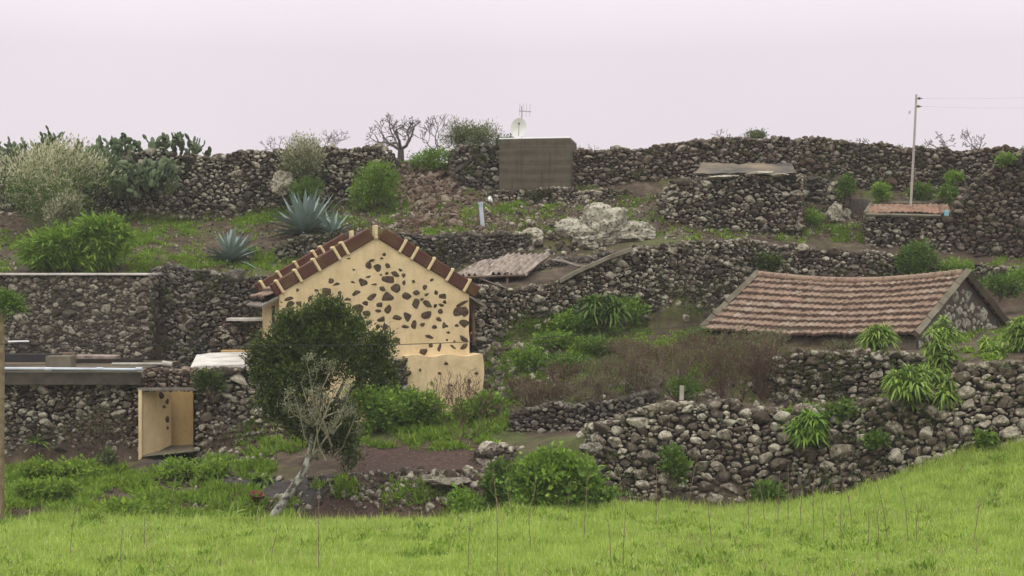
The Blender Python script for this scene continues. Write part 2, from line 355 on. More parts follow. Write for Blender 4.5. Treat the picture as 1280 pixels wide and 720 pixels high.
def build_terrain():
    pxl = np.concatenate([[-2800, -2700, -2600, -2500, -1500, -900, -600], np.arange(-400, 1700, 6), [1700, 2000, 2600, 2900, 3200, 3400, 3600]])
    ts = []
    nk = YK.shape[1]
    div = [6, 10, 12, 20, 6, 12, 18, 8, 20, 8, 14, 8, 12, 24, 8, 6, 4]
    for k in range(nk - 1):
        ts += list(k + np.arange(div[k]) / div[k])
    ts = np.array(ts + [nk - 1])
    yk = np.stack([np.interp(pxl, PXS, YK[:, k]) for k in range(nk)], 1)
    Y = np.stack([np.interp(ts, np.arange(nk), yk[i]) for i in range(len(pxl))], 0)
    X = (pxl[:, None] - 640) * np.maximum(Y, 25) / F
    Z = ground(X.ravel(), Y.ravel()).reshape(X.shape)
    m = MB(); m.grid(np.stack([X, Y, Z], -1), 0, True)
    mt, nt, b, _ = new_mat('hillside_soil_and_turf')
    pos = world_pos(nt)
    soil = ramp(nt, noise(nt, 2.2, 6, pos, .65), [(.3, (.032, .021, .015)), (.52, (.072, .050, .034)), (.7, (.135, .10, .07))])
    turf = ramp(nt, noise(nt, 5, 5, pos, .65), [(.3, (.040, .05, .012)), (.55, (.075, .10, .018)), (.75, (.12, .11, .035))])
    n = noise(nt, .42, 5, pos, .62)
    c = mix(nt, ramp(nt, n, [(.49, 0), (.62, .8)]), soil, turf)
    at = nt.nodes.new('ShaderNodeAttribute'); at.attribute_name = 'field'
    fieldc = ramp(nt, noise(nt, 1.2, 5, pos, .65), [(.3, (.10, .16, .02)), (.7, (.2, .28, .04))])
    c = mix(nt, at.outputs['Fac'], c, fieldc)
    at2 = nt.nodes.new('ShaderNodeAttribute'); at2.attribute_name = 'bed'
    bedc = ramp(nt, noise(nt, 11, 5, pos, .7), [(.35, (.035, .020, .016)), (.55, (.075, .042, .034)), (.72, (.16, .12, .1))])
    c = mix(nt, at2.outputs['Fac'], c, bedc)
    L(nt, c, b.inputs['Base Color']); bump(nt, b, noise(nt, 9, 6, pos, .7), .9, .07)
    o = m.build('ground', mt); tag(o, kind='structure')
    fx = X.ravel(); fy = Y.ravel(); fpx = 640 + fx * F / np.maximum(fy, 25); fpy = 360 - Z.ravel() * F / np.maximum(fy, 1)
    field = np.clip((edgeY(fpx) + .4 - fy) / .5, 0, 1)
    a = o.data.attributes.new('field', 'FLOAT', 'POINT'); a.data.foreach_set('value', field.astype(np.float32))
    bed = (((fpx > 425) & (fpx < 604) & (fy > 33.2) & (fy < 38.1)) | ((fpx > 225) & (fpx < 520) & (fy > 32.6) & (fy < 34.9))).astype(float)
    bed = np.clip(bed + ((fpx > 1100) & (fy > 48) & (fy < 54)) * .6, 0, 1)
    a = o.data.attributes.new('bed', 'FLOAT', 'POINT'); a.data.foreach_set('value', bed.astype(np.float32))
    return o
build_terrain()

# ------------------------------------------------------------------ stones
def make_bank(sub, count, seed, planes=12, soft=.12):
    r = np.random.default_rng(seed)
    bm = bmesh.new(); bmesh.ops.create_icosphere(bm, subdivisions=sub, radius=1)
    v = np.array([q.co[:] for q in bm.verts]); bm.verts.index_update()
    f = np.array([[q.index for q in fc.verts] for fc in bm.faces]); bm.free()
    v /= np.linalg.norm(v, axis=1)[:, None]
    bank = []
    for _ in range(count):
        n = r.normal(size=(planes, 3)); n /= np.linalg.norm(n, axis=1)[:, None]
        d = r.uniform(.52, 1.0, planes)
        dots = v @ n.T
        rad = np.where(dots > .05, d / np.maximum(dots, .05), 9).min(1)
        rad = np.minimum(rad, 1.12) * (1 - soft) + soft * .92
        q = v * rad[:, None]
        q -= (q.max(0) + q.min(0)) / 2; q /= (q.max(0) - q.min(0)) / 2
        bank.append(q)
    return np.array(bank), f
BANK3, F3 = make_bank(3, 40, 1)
BANK2, F2 = make_bank(2, 40, 2)
def add_stones(mb, pos, axes, fine, mat=0, r=rng):
    """pos (n,3); axes (n,3,3): rows are the three scaled half-axes"""
    n = len(pos)
    if n == 0: return
    for mask, bank, f in ((fine, BANK3, F3), (~fine, BANK2, F2)):
        idx = np.nonzero(mask)[0]
        if len(idx) == 0: continue
        bk = bank[r.integers(0, len(bank), len(idx))]
        sg = r.choice([-1, 1], (len(idx), 1, 3)); sg[:, :, 2] = sg[:, :, 0] * sg[:, :, 1]
        v = np.einsum('nvk,nkj->nvj', bk * sg, axes[idx]) + pos[idx][:, None]
        nv = bank.shape[1]
        ff = (f[None] + (np.arange(len(idx)) * nv)[:, None, None]).reshape(-1, 3)
        mb.add(v.reshape(-1, 3), ff, mat)

def pack(W, hfun, sizes, r, gap=.82, asp=(1.1, 1.75), mask=None, cell=.02):
    """dart throwing of ellipses in the strip 0<u<W, 0<v<hfun(u); sizes: list of (mean half-width, tries per square metre)"""
    Hm = float(np.max(hfun(np.linspace(0, W, 400)))) + .1
    nu, nv = int(W / cell) + 1, int(Hm / cell) + 1
    occ = np.zeros((nu, nv), bool)
    out = []
    for s0, dens in sizes:
        n = int(dens * W * Hm)
        us = r.uniform(0, W, n); vs = r.uniform(-.05, Hm, n)
        a = s0 * np.exp(r.normal(0, .22, n)); asps = r.uniform(*asp, n)
        rw = a * np.sqrt(asps); rh = a / np.sqrt(asps)
        ok = vs + rh * .35 < hfun(us)
        if mask is not None: ok &= ~mask(us, vs, rw, rh)
        for u, v, w, h in zip(us[ok], vs[ok], rw[ok], rh[ok]):
            w_, h_ = w * gap, h * gap
            i0, i1 = max(0, int((u - w_) / cell)), min(nu, int((u + w_) / cell) + 1)
            j0, j1 = max(0, int((v - h_) / cell)), min(nv, int((v + h_) / cell) + 1)
            if i1 <= i0 or j1 <= j0: continue
            ii = ((np.arange(i0, i1) * cell - u) / w_)[:, None]; jj = ((np.arange(j0, j1) * cell - v) / h_)[None]
            e = ii * ii + jj * jj <= 1
            if (occ[i0:i1, j0:j1] & e).any(): continue
            occ[i0:i1, j0:j1] |= e
            out.append((u, v, w, h))
    return np.array(out).reshape(-1, 4)

SZ = {'std': [(.135, 9), (.092, 90), (.066, 330), (.047, 700), (.033, 260)],
      'big': [(.15, 20), (.105, 110), (.076, 330), (.054, 560), (.038, 260)],
      'small': [(.095, 25), (.068, 240), (.05, 560), (.036, 300)],
      'far': [(.135, 10), (.095, 100), (.07, 360), (.05, 560)]}
class Face:
    """ruled wall face between a base line and a top line given as (px, Y, py_base, py_top)"""
    def __init__(s, st, lean=.12, sink=.25):
        B, T = [], []
        for px, Y, pb, pt in st:
            b = P(px, pb, Y); Yt = Y + lean * max(.3, (pb - pt) * Y / F)
            t = P(px, pt, Yt)
            b[2] -= sink
            B.append(b); T.append(t)
        s.B = np.array(B); s.T = np.array(T)
        mid = (s.B + s.T) / 2
        s.u = np.concatenate([[0], np.cumsum(np.linalg.norm(np.diff(mid, axis=0)[:, :2], axis=1))]); s.W = s.u[-1]
    def at(s, u, v):
        b = np.stack([np.interp(u, s.u, s.B[:, k]) for k in range(3)], -1); t = np.stack([np.interp(u, s.u, s.T[:, k]) for k in range(3)], -1)
        h = np.linalg.norm(t - b, axis=-1); up = (t - b) / h[..., None]
        return b + up * np.asarray(v)[..., None], up
    def h(s, u):
        b = np.stack([np.interp(u, s.u, s.B[:, k]) for k in range(3)], -1); t = np.stack([np.interp(u, s.u, s.T[:, k]) for k in range(3)], -1)
        return np.linalg.norm(t - b, axis=-1)
    def frame(s, u, v):
        p, up = s.at(u, v)
        e = .4
        p1, _ = s.at(np.minimum(u + e, s.W), v); p0, _ = s.at(np.maximum(u - e, 0), v)
        tg = p1 - p0; tg[..., 2] *= .4; tg /= np.linalg.norm(tg, axis=-1)[..., None]
        n = np.cross(tg, up); n /= np.linalg.norm(n, axis=-1)[..., None]     # points to the viewer's side
        return p, tg, up, n
def stone_face(mb, face, r, sizes='std', jag=.10, thick=.5, fine_min=.10, mat=0, core_mat=1, mask=None, caps=True, core=True, flat=1.0, seed=0, core_inset=.15, gap=.95, back=True):
    jg = lambda u: face.h(u) + jag * (2 * vnoise(u * 2.1, u * 0 + seed, 11) - 1)
    st = pack(face.W, jg, SZ[sizes] if isinstance(sizes, str) else sizes, r, mask=mask, gap=gap)
    u, v, w, h = st.T
    p, tg, up, n = face.frame(u, v)
    k = len(u)
    an = r.normal(0, .22, k); ca, sa = np.cos(an)[:, None], np.sin(an)[:, None]
    a0 = (tg * ca + up * sa) * w[:, None]; a1 = (up * ca - tg * sa) * h[:, None]
    dep = np.sqrt(w * h) * r.uniform(.8, 1.15, k) * flat
    a2 = (n + tg * r.normal(0, .15, (k, 1)) + up * r.normal(0, .15, (k, 1))) * dep[:, None]
    pos = p - n * (dep * r.uniform(.05, .8, k))[:, None]
    add_stones(mb, pos, np.stack([a0, a1, a2], 1), w > fine_min, mat, r)
    if caps:
        m = int(face.W * thick * 55)
        uc = r.uniform(0, face.W, m); off = r.uniform(.03, thick, m)
        s = .070 * np.exp(r.normal(0, .36, m)) * (1.2 if sizes == 'big' else 1)
        pc, tg, up, n = face.frame(uc, jg(uc) - s * r.uniform(.1, .7, m))
        pc = pc - n * off[:, None]
        q = r.normal(size=(m, 3, 3)); 
        a0 = (tg + .4 * q[:, 0]); a0 /= np.linalg.norm(a0, axis=1)[:, None]
        a1 = np.cross(n + .3 * q[:, 1], a0); a1 /= np.linalg.norm(a1, axis=1)[:, None]
        a2 = np.cross(a0, a1)
        add_stones(mb, pc, np.stack([a0 * (s * 1.3)[:, None], a1 * (s * .85)[:, None], a2 * s[:, None]], 1), s > fine_min, mat, r)
    if core:
        us = np.linspace(0, face.W, max(2, int(face.W / .2))); hs = jg(us) - .12
        rows = []
        for fr in np.linspace(0, 1, 8):
            p, tg, up, n = face.frame(us, hs * fr); rows.append(p - n * core_inset)
        p, tg, up, n = face.frame(us, hs); rows.append(p - n * (core_inset + .25) + up * .02); rows.append(p - n * thick)
        if back:
            p0, _, _, n0 = face.frame(us, hs * 0); rows.append(p0 - n0 * thick)
        g = np.array(rows)
        if mask is None: mb.grid(g, core_mat, False, True)
        for i, sgn in ((0, False), (-1, True)):           # end plates
            ring = g[:, i]; c = ring.mean(0)
            v_ = np.vstack([ring, c[None]]); nn = len(ring)
            f_ = [[a, (a + 1) % nn, nn] for a in range(nn)]
            mb.add(v_, f_, core_mat)
WALLN = [0]
WALL_POINTS = []
def wall(st, label, mats=('stone', 'earth'), lean=.12, seed=None, cat='stone wall', name='stone_wall', **kw):
    WALLN[0] += 1
    r = np.random.default_rng(100 + WALLN[0])
    f = Face(st, lean); mb = MB()
    stone_face(mb, f, r, seed=WALLN[0] * 3.7, **kw)
    nw = int(f.W * 60); uu = r.uniform(0, f.W, nw); vv = f.h(uu) * r.uniform(.05, 1.02, nw)
    kp = fbm(uu * .9 + WALLN[0] * 5, vv * 1.3, 61) > .57
    pw, tw_, uw, nw_ = f.frame(uu[kp], vv[kp]); WALL_POINTS.append((pw + nw_ * .02, nw_))
    base = f.B.mean(0)
    o = mb.build(name, [M[mats[0]], M[mats[1]]], None, origin=tuple(base))
    return tag(o, label, cat, 'dry stone terrace walls')
# front big wall, rounded left end turns back into the slope
wall([(728, 36.6, 575, 545), (729, 35.2, 600, 540), (735, 34.2, 625, 532), (752, 33.65, 641, 524), (790, 33.45, 643, 511), (850, 33.45, 643, 499), (905, 33.45, 642, 503), (960, 33.4, 639, 513), (1010, 33.3, 632, 511), (1060, 33.15, 617, 506),
      (1110, 33.0, 602, 502), (1150, 32.9, 588, 497), (1178, 32.8, 579, 478), (1200, 32.7, 573, 458), (1240, 32.6, 568, 450), (1290, 32.4, 563, 452), (1420, 32, 560, 452)],
     'big leaning dry stone wall of pale lichened rocks rising from the field edge', ('stone_pale', 'earth'), lean=.34, sizes='big', jag=.14, thick=.9)
wall([(955, 38.9, 500, 456), (950, 38.0, 506, 456), (962, 37.35, 509, 448), (990, 37.1, 510, 443), (1040, 36.8, 508, 439), (1100, 36.4, 507, 440), (1145, 36, 506, 446), (1200, 35.8, 500, 452)],
     'low dark dry stone wall below the eave of the long tiled cottage', ('stone', 'earth'), lean=.12, sizes='std')
wall([(590, 36.2, 610, 575), (600, 35.6, 612, 566), (625, 35.6, 612, 560), (650, 36.2, 608, 562), (660, 37.0, 600, 566)],
     'short rocky wall corner between the red soil bed and the creeper bush', ('stone_pale', 'earth'), lean=.2, sizes='big', thick=.7)
wall([(640, 39.8, 540, 520), (640, 38.6, 548, 514), (655, 38.2, 550, 508), (700, 38.0, 550, 506), (760, 37.9, 548, 506), (820, 38.4, 525, 492)],
     'low dark stone wall topped with brown scrub right of the grass slope', ('stone_dark', 'earth'), lean=.15, sizes='small')
wall([(592, 44.3, 450, 356), (612, 44.5, 445, 357), (640, 44.9, 430, 358), (690, 45.0, 425, 355), (722, 45.0, 416, 341), (760, 45.1, 414, 323), (800, 45.5, 414, 309), (850, 46.0, 414, 303), (905, 47.2, 410, 300), (960, 48.4, 408, 302)],
     'high stone wall with a sloping top rising from the yellow house to the tiled cottage', ('stone', 'earth'), lean=.12, sizes='std', thick=.6)
wall([(945, 48.5, 405, 303), (1000, 48.6, 405, 306), (1060, 48.7, 405, 312), (1110, 48.7, 402, 318), (1160, 48.7, 400, 326), (1230, 48.7, 390, 330), (1300, 48.7, 385, 336), (1450, 48.7, 385, 338)],
     'grey stone terrace wall just behind the ridge of the long tiled cottage', ('stone', 'earth'), lean=.10, sizes='std')
wall([(176, 47.5, 440, 338), (190, 46.2, 446, 335), (215, 45.4, 448, 333), (240, 45.0, 448, 337), (262, 45.3, 445, 341), (300, 45.6, 436, 345), (350, 46.2, 420, 342)],
     'dark stone terrace wall between the slab topped building and the yellow house', ('stone_dark', 'earth'), lean=.2, sizes='std')
wall([(345, 48.6, 340, 308), (370, 48.8, 340, 296), (430, 48.9, 345, 291), (500, 49.0, 345, 292), (560, 49.0, 345, 293), (640, 49.1, 345, 292), (665, 49.3, 330, 293)],
     'low dark stone terrace wall behind the roof of the yellow house', ('stone_dark', 'earth'), lean=.10, sizes='small')
wall([(-120, 54.4, 292, 196), (0, 54.3, 290, 193), (100, 54.2, 285, 192), (200, 54.1, 280, 189), (250, 54.0, 278, 194), (300, 54.0, 276, 191), (350, 54.0, 272, 188), (400, 54.0, 262, 185), (450, 54.0, 256, 181), (478, 54.1, 252, 181), (492, 54.6, 248, 196), (498, 55.3, 240, 205)],
     'tall skyline stone wall on the left running from the cactus thicket to the collapsed gap', ('stone', 'earth'), lean=.12, sizes='far', jag=.16, thick=.6)
wall([(560, 55.4, 240, 205), (563, 54.4, 246, 188), (572, 54.0, 250, 183), (600, 53.9, 250, 181), (628, 53.9, 250, 182)],
     'short dark skyline wall between the collapsed gap and the concrete water tank', ('stone_dark', 'earth'), lean=.10, sizes='far', thick=.6)
wall([(600, 53.2, 258, 240), (630, 53.1, 256, 238), (700, 53.1, 256, 237), (750, 53.3, 255, 236), (790, 53.6, 252, 238)],
     'very low stone footing wall under the concrete water tank', ('stone', 'earth'), lean=.15, sizes='small', thick=.5)
wall([(710, 54.3, 246, 191), (760, 54.3, 244, 184), (805, 54.3, 242, 184), (850, 54.4, 240, 177), (900, 54.4, 240, 172), (960, 54.4, 242, 172), (1000, 54.4, 250, 172), (1040, 54.4, 256, 175), (1090, 54.4, 256, 179), (1150, 54.4, 256, 184), (1220, 54.4, 262, 186), (1280, 54.4, 264, 184), (1420, 54.4, 264, 180)],
     'long skyline stone wall on the right running from the concrete tank past the utility pole', ('stone_brown', 'earth'), lean=.12, sizes='far', jag=.12, thick=.6)
wall([(1190, 51.4, 316, 256), (1195, 50.8, 322, 246), (1226, 50.5, 326, 222), (1256, 50.4, 328, 200), (1284, 50.3, 330, 184), (1340, 50.2, 332, 172), (1430, 50.2, 332, 176)],
     'brown ruined stone wall with a sloping top beside the small tiled shed', ('stone_ruin', 'earth'), lean=.12, sizes='far')
wall([(636, 47.0, 358, 341), (672, 47.2, 354, 333), (700, 47.4, 348, 326), (740, 47.6, 338, 319), (768, 47.7, 332, 313)],
     'low mossy stone wall beside the right end of the corrugated shed', ('stone_dark', 'earth'), lean=.1, sizes='small', thick=.5)
wall([(1000, 53.2, 285, 226), (1020, 53.2, 285, 222), (1038, 53.2, 285, 224)],
     'shadowy dark stone wall recess between the tarred roof hut and the stone pier', ('stone_dark', 'earth'), lean=.05, sizes='far')
wall([(268, 44.6, 450, 412), (290, 44.5, 450, 404), (345, 44.4, 450, 403)],
     'short stone wall under the cream ledge left of the yellow house', ('stone', 'earth'), lean=.1, sizes='std', thick=.8)
wall([(1030, 52.6, 290, 240), (1034, 52.1, 292, 228), (1048, 52.0, 292, 226), (1060, 52.2, 290, 232), (1064, 52.9, 288, 240)],
     'narrow stone pier standing right of the tarred roof hut', ('stone', 'earth'), lean=.08, sizes='big', thick=.5)
wall([(820, 51.6, 294, 252), (828, 51.1, 296, 236), (842, 50.95, 296, 225)],
     'tumbled stone stub wall against the left side of the tarred roof hut', ('stone', 'earth'), lean=.25, sizes='far')

# ------------------------------------------------------------------ rubble: uncountable loose stones, one object
def rubble(zones, name, mat, label, seed):
    r = np.random.default_rng(seed); mb = MB()
    for px0, px1, py0, py1, n, s in zones:
        px = r.uniform(px0, px1, n); py = r.uniform(py0, py1, n)
        p = hit(px, py); sz = s * np.clip(np.exp(r.normal(0, .45, n)), .4, 1.7)
        q = r.normal(size=(n, 3, 3)); a0 = q[:, 0] / np.linalg.norm(q[:, 0], axis=1)[:, None]
        a1 = np.cross(a0, q[:, 1]); a1 /= np.linalg.norm(a1, axis=1)[:, None]; a2 = np.cross(a0, a1)
        p[:, 2] += sz * .35
        add_stones(mb, p, np.stack([a0 * (sz * 1.2)[:, None], a1 * sz[:, None], a2 * (sz * .8)[:, None]], 1), sz > .1, 0, r)
    return tag(mb.build(name, M[mat]), label, 'rubble', kind='stuff')
rubble([(496, 580, 206, 285, 900, .065), (500, 625, 240, 300, 500, .055), (515, 575, 215, 285, 140, .12)], 'rubble', 'stone_red', 'reddish rubble spilling down from the collapsed gap in the skyline wall', 5)
rubble([(0, 480, 255, 340, 1500, .035), (600, 1200, 245, 300, 1900, .042), (380, 620, 255, 296, 500, .05), (640, 760, 250, 320, 200, .09), (600, 700, 430, 500, 400, .07), (240, 345, 540, 580, 300, .05), (430, 600, 592, 640, 300, .05), (500, 610, 594, 610, 50, .10), (230, 420, 595, 640, 160, .05), (640, 960, 480, 540, 400, .06), (960, 1130, 500, 545, 200, .06), (20, 340, 600, 640, 90, .04)],
       'loose_rubble', 'stone', 'grey loose stones scattered over the terraced slope', 6)

# ------------------------------------------------------------------ buildings
def on_plane(px, py, o, u, v):
    """point of the vertical plane through o with horizontal direction u seen at a pixel -> (distance along u, z)"""
    d = np.array([(px - 640) / F, 1.0]); A = np.array([[d[0], -u[0]], [d[1], -u[1]]])
    t, s = np.linalg.solve(A, np.array(o[:2]))
    return s, (360 - py) / F * t
# ---- yellow house
HX, HY, HA = P(470, 0, 41)[0], 41.0, R(16)
house = tag(empty('stucco_house', (HX, HY, -4.0), HA), 'cream yellow stucco house with dark stones showing in its gable and brown tiled verges', 'house')
Z0 = 4.0
hu = np.array([math.cos(HA), math.sin(HA)]); hv = np.array([-math.sin(HA), math.cos(HA)])
hw, ze, zr, dep = 2.74, -.20 + Z0, 1.42 + Z0, 4.3
def roof_z(u): return zr - (zr - ze) * abs(u) / hw
def gable_front():
    mb = MB(); n = 44
    us = np.linspace(-hw, hw, 2 * n + 1)
    zs = np.linspace(0, 1, 40)
    g = np.zeros((len(us), len(zs), 3))
    for i, u in enumerate(us):
        top = roof_z(u) + .1
        g[i, :, 0] = u; g[i, :, 2] = zs * top
        g[i, :, 1] = (fbm(u * 1.5 + 9, g[i, :, 2] * 1.5, 21) - .5) * .05
        if i == 0 or i == len(us) - 1: g[i, :, 0] += (fbm(zs * 14, zs * 0 + i, 4) - .5) * .05
    mb.grid(g, 0, True)
    # side and back walls
    for sx in (-1, 1):
        mb.box((sx * (hw - .15), dep / 2 + .03, ze / 2), (.3, dep - .04, ze), 0)
    mb.add([[-hw, dep, 0], [hw, dep, 0], [hw, dep, ze], [0, dep, zr + .1], [-hw, dep, ze]], [[0, 1, 3], [1, 2, 3], [0, 3, 4]], 0)
    st = """463 178 18 20;497 186 26 20;475 160 18 8;532 180 22 16;517 138 14 10;512 152 14 6;560 208 28 16;577 193 14 12;588 213 12 14;590 240 14 10;533 230 38 22;528 206 10 8;507 212 8 6;560 259 28 24;512 261 22 14;482 246 16 8;461 219 16 6;440 240 26 20;406 237 16 22;409 193 18 7;391 153 10 6;345 246 22 8;328 233 16 14;312 271 24 24;388 300 18 8;416 277 26 14;475 291 30 14;534 291 36 30;600 289 28 22;635 276 20 14;665 257 12 14;633 315 22 28;655 300 12 8;673 283 14 8;705 275 14 14;730 291 24 18;675 317 28 16;703 323 12 10;723 321 18 10;737 309 12 10;783 343 28 26;503 320 20 14;532 334 20 26;497 341 18 10;507 371 22 16;565 364 32 20;604 361 22 28;671 357 32 20;625 391 18 24;657 391 16 10;594 397 26 12;716 371 18 12;721 343 16 14;735 393 14 20;747 419 16 10;745 397 12 8;522 400 16 20;497 398 14 12;563 450 26 20;550 424 12 6;682 435 28 10;688 466 16 14;718 474 20 34;660 491 26 20;765 469 26 8;770 451 10 8;743 447 12 10;340 305 22 20;300 307 30 24;210 315 14 12;207 267 8 8;275 268 12 6;430 330 24 16;380 345 22 18;345 350 24 22;455 350 20 14;800 315 40 10;808 345 26 30;806 390 34 26;804 440 34 18;806 470 28 14;175 297 24 10;178 318 24 14;180 340 18 12;180 375 24 14;440 400 22 16;700 400 16 12;780 395 14 10;690 230 12 8;625 235 10 8;255 295 14 10;250 330 18 12;285 330 16 14;360 275 12 12;370 320 16 12;420 330 20 16;450 315 14 12;400 365 20 16;355 380 14 16;465 385 18 14;300 360 22 18;265 365 14 12;235 350 12 16;430 365 12 10;470 430 20 14;250 400 18 14"""
    r = np.random.default_rng(3)
    pos, ax = [], []
    for t in st.split(';'):
        cx, cy, w, h = map(float, t.split())
        s, z = on_plane(300 + cx / 2.879, 270 + cy / 2.879, (HX, HY), hu, hv)
        w = w / 2.879 * HY / F / 2 * 1.3; h = h / 2.879 * HY / F / 2 * 1.35
        if cx < 460: w *= 1.2; h *= 1.2
        s = np.clip(s, -hw + w * .8, hw - w * .8)
        a = r.normal(0, .3)
        pos.append((s, .004, z + Z0)); ax.append([[w * math.cos(a), 0, w * math.sin(a)], [-h * math.sin(a), 0, h * math.cos(a)], [0, .022, 0]])
    add_stones(mb, np.array(pos), np.array(ax), np.ones(len(pos), bool), 1, r)
    return mb
M['gable_stone'] = plain_mat('dark_gable_stone', (.032, .022, .014), (.11, .072, .043), 9)
gable_front().build('wall', [M['stucco'], M['gable_stone']], house)
def plinth():
    mb = MB(); s0, _ = on_plane(506, 445, (HX, HY), hu, hv); s1, _ = on_plane(606, 445, (HX, HY), hu, hv)
    o = (HX - hv[0] * .35, HY - hv[1] * .35)
    s0, zt = on_plane(507, 446, o, hu, hv); s1, _ = on_plane(604, 444, o, hu, hv)
    zt += Z0
    us = np.linspace(s0, s1, 30); zs = np.linspace(-.8, 1, 30)
    g = np.zeros((30, 30, 3))
    for i, u in enumerate(us):
        top = zt + .03 * math.sin(i * .5) + .02
        g[i, :, 0] = u + (.03 * np.sin(zs * 9 + 1) if i in (0, 29) else 0); g[i, :, 2] = np.where(zs > 0, zs * top, zs)
        g[i, :, 1] = -.35 + (fbm(u * 1.5 + 3, g[i, :, 2] * 1.5, 23) - .5) * .06
    mb.grid(g, 0, True)
    gt = np.stack([g[:, -1], g[:, -1] + np.array([0, .9, 0])], 1); mb.grid(gt, 0, True)
    gr = np.stack([g[-1], g[-1] + np.array([0, .9, 0])], 0); mb.grid(gr, 0, True)
    gl = np.stack([g[0], g[0] + np.array([0, .9, 0])], 0); mb.grid(gl, 0, True, True)
    pos, ax = [], []
    r = np.random.default_rng(4)
    for cx, cy, w, h in ((742, 530, 16, 14), (648, 553, 12, 12), (718, 566, 14, 10), (850, 566, 18, 10), (826, 595, 12, 18), (760, 610, 14, 10), (690, 600, 10, 10)):
        s, z = on_plane(300 + cx / 2.879, 270 + cy / 2.879, o, hu, hv); w *= HY / F / 2.879 / 2; h *= HY / F / 2.879 / 2
        pos.append((s, -.34, z + Z0)); ax.append([[w, 0, 0], [0, 0, h], [0, .05, 0]])
    add_stones(mb, np.array(pos), np.array(ax), np.ones(len(pos), bool), 1, r)
    return mb, s0, zt
mbp, ps0, pzt = plinth()
mbp.build('plinth', [M['stucco'], M['gable_stone']], house)
mb = MB(); mb.box((ps0 - .45, -.15, (pzt - .1) / 2), (.9, .5, pzt - .1), 0)
r_ = np.random.default_rng(8)
class LocalFace(Face):
    def __init__(s, B, T):
        s.B = np.array(B, float); s.T = np.array(T, float)
        s.u = np.concatenate([[0], np.cumsum(np.linalg.norm(np.diff(s.B, axis=0), axis=1))]); s.W = s.u[-1]
stone_face(mb, LocalFace([[ps0 - .95, -.42, -.3], [ps0 + .02, -.42, -.3]], [[ps0 - .95, -.42, pzt - .05], [ps0 + .02, -.42, pzt - .05]]), r_, 'std', core=False, thick=.4, mat=1)
mb.build('stone_footing', [M['earth'], M['stone_dark']], house)
def coping(v0, v1, sides):
    mb = MB(); r = np.random.default_rng(int(v1 * 10))
    up_n = np.array([(zr - ze), hw]); ln = math.hypot(hw, zr - ze)
    for sx in sides:
        d = np.array([sx * hw, -(zr - ze)]) / ln; nrm = np.array([sx * (zr - ze), hw]) / ln
        bounds = [0, .78, 1.18, 1.75, 2.38, 2.98, ln + .22] if sx > 0 else [0, .92, 1.2, 1.85, 2.45, 3.05, ln + .12]
        for k in range(len(bounds) - 1):
            a, b = bounds[k] + (.045 if k else .05), bounds[k + 1] - .045
            c = np.array([0, zr]) + d * (a + b) / 2 + nrm * (.20 + r.uniform(-.02, .02))
            ang = math.atan2(d[1], d[0])
            rot = np.array([[math.cos(ang), 0, -math.sin(ang)], [0, 1, 0], [math.sin(ang), 0, math.cos(ang)]])
            mb.box((c[0], (v0 + v1) / 2, c[1]), (b - a, v1 - v0, .36 + r.uniform(-.02, .02)), 0, rot, bevel=.025)
            cr = np.array([0, zr]) + d * bounds[k] + nrm * .20
            if k: mb.box((cr[0], (v0 + v1) / 2, cr[1]), (.085, v1 - v0 + .05, .43), 1, rot, bevel=.02)
    mb.box((0, (v0 + v1) / 2, zr + .17), (.085, v1 - v0 + .05, .40), 1, bevel=.02)
    return mb
coping(-.06, .34, (-1, 1)).build('front_verge', [M['tile_brown'], M['stucco']], house)
coping(dep - .34, dep + .06, (-1, 1)).build('rear_verge', [M['tile_brown'], M['stucco']], house)
# shared clay tile roof sheet
def clay_mat(name, hue):
    m, nt, b, _ = new_mat(name)
    tc = nt.nodes.new('ShaderNodeTexCoord')
    sn = nt.nodes.new('ShaderNodeVectorMath'); sn.operation = 'SNAP'; L(nt, tc.outputs['UV'], sn.inputs[0]); sn.inputs[1].default_value = (1, 1, 1)
    wn = nt.nodes.new('ShaderNodeTexWhiteNoise'); wn.noise_dimensions = '2D'; L(nt, sn.outputs[0], wn.inputs['Vector'])
    c = ramp(nt, wn.outputs['Value'], [(0, [x * .72 for x in hue]), (.5, hue), (.9, [min(1, x * 1.2 + .02) for x in hue]), (1, (.30, .25, .2))])
    c = mix(nt, ramp(nt, noise(nt, 1.3, 6, None, .7), [(.34, .15), (.66, .8)]), c, (.225, .175, .13))
    c = mix(nt, ramp(nt, noise(nt, 7, 5, None, .7), [(.38, .8), (.5, 0)]), c, (.065, .042, .032))
    c = mix(nt, ramp(nt, noise(nt, .9, 4, None, .6), [(.6, 0), (.72, .35)]), c, (.13, .12, .045))
    L(nt, c, b.inputs['Base Color']); bump(nt, b, noise(nt, 30, 4), .4, .01)
    return m
M['clay'] = clay_mat('weathered_clay_tile', (.20, .115, .078))
M['clay_red'] = clay_mat('red_clay_tile', (.27, .135, .09))
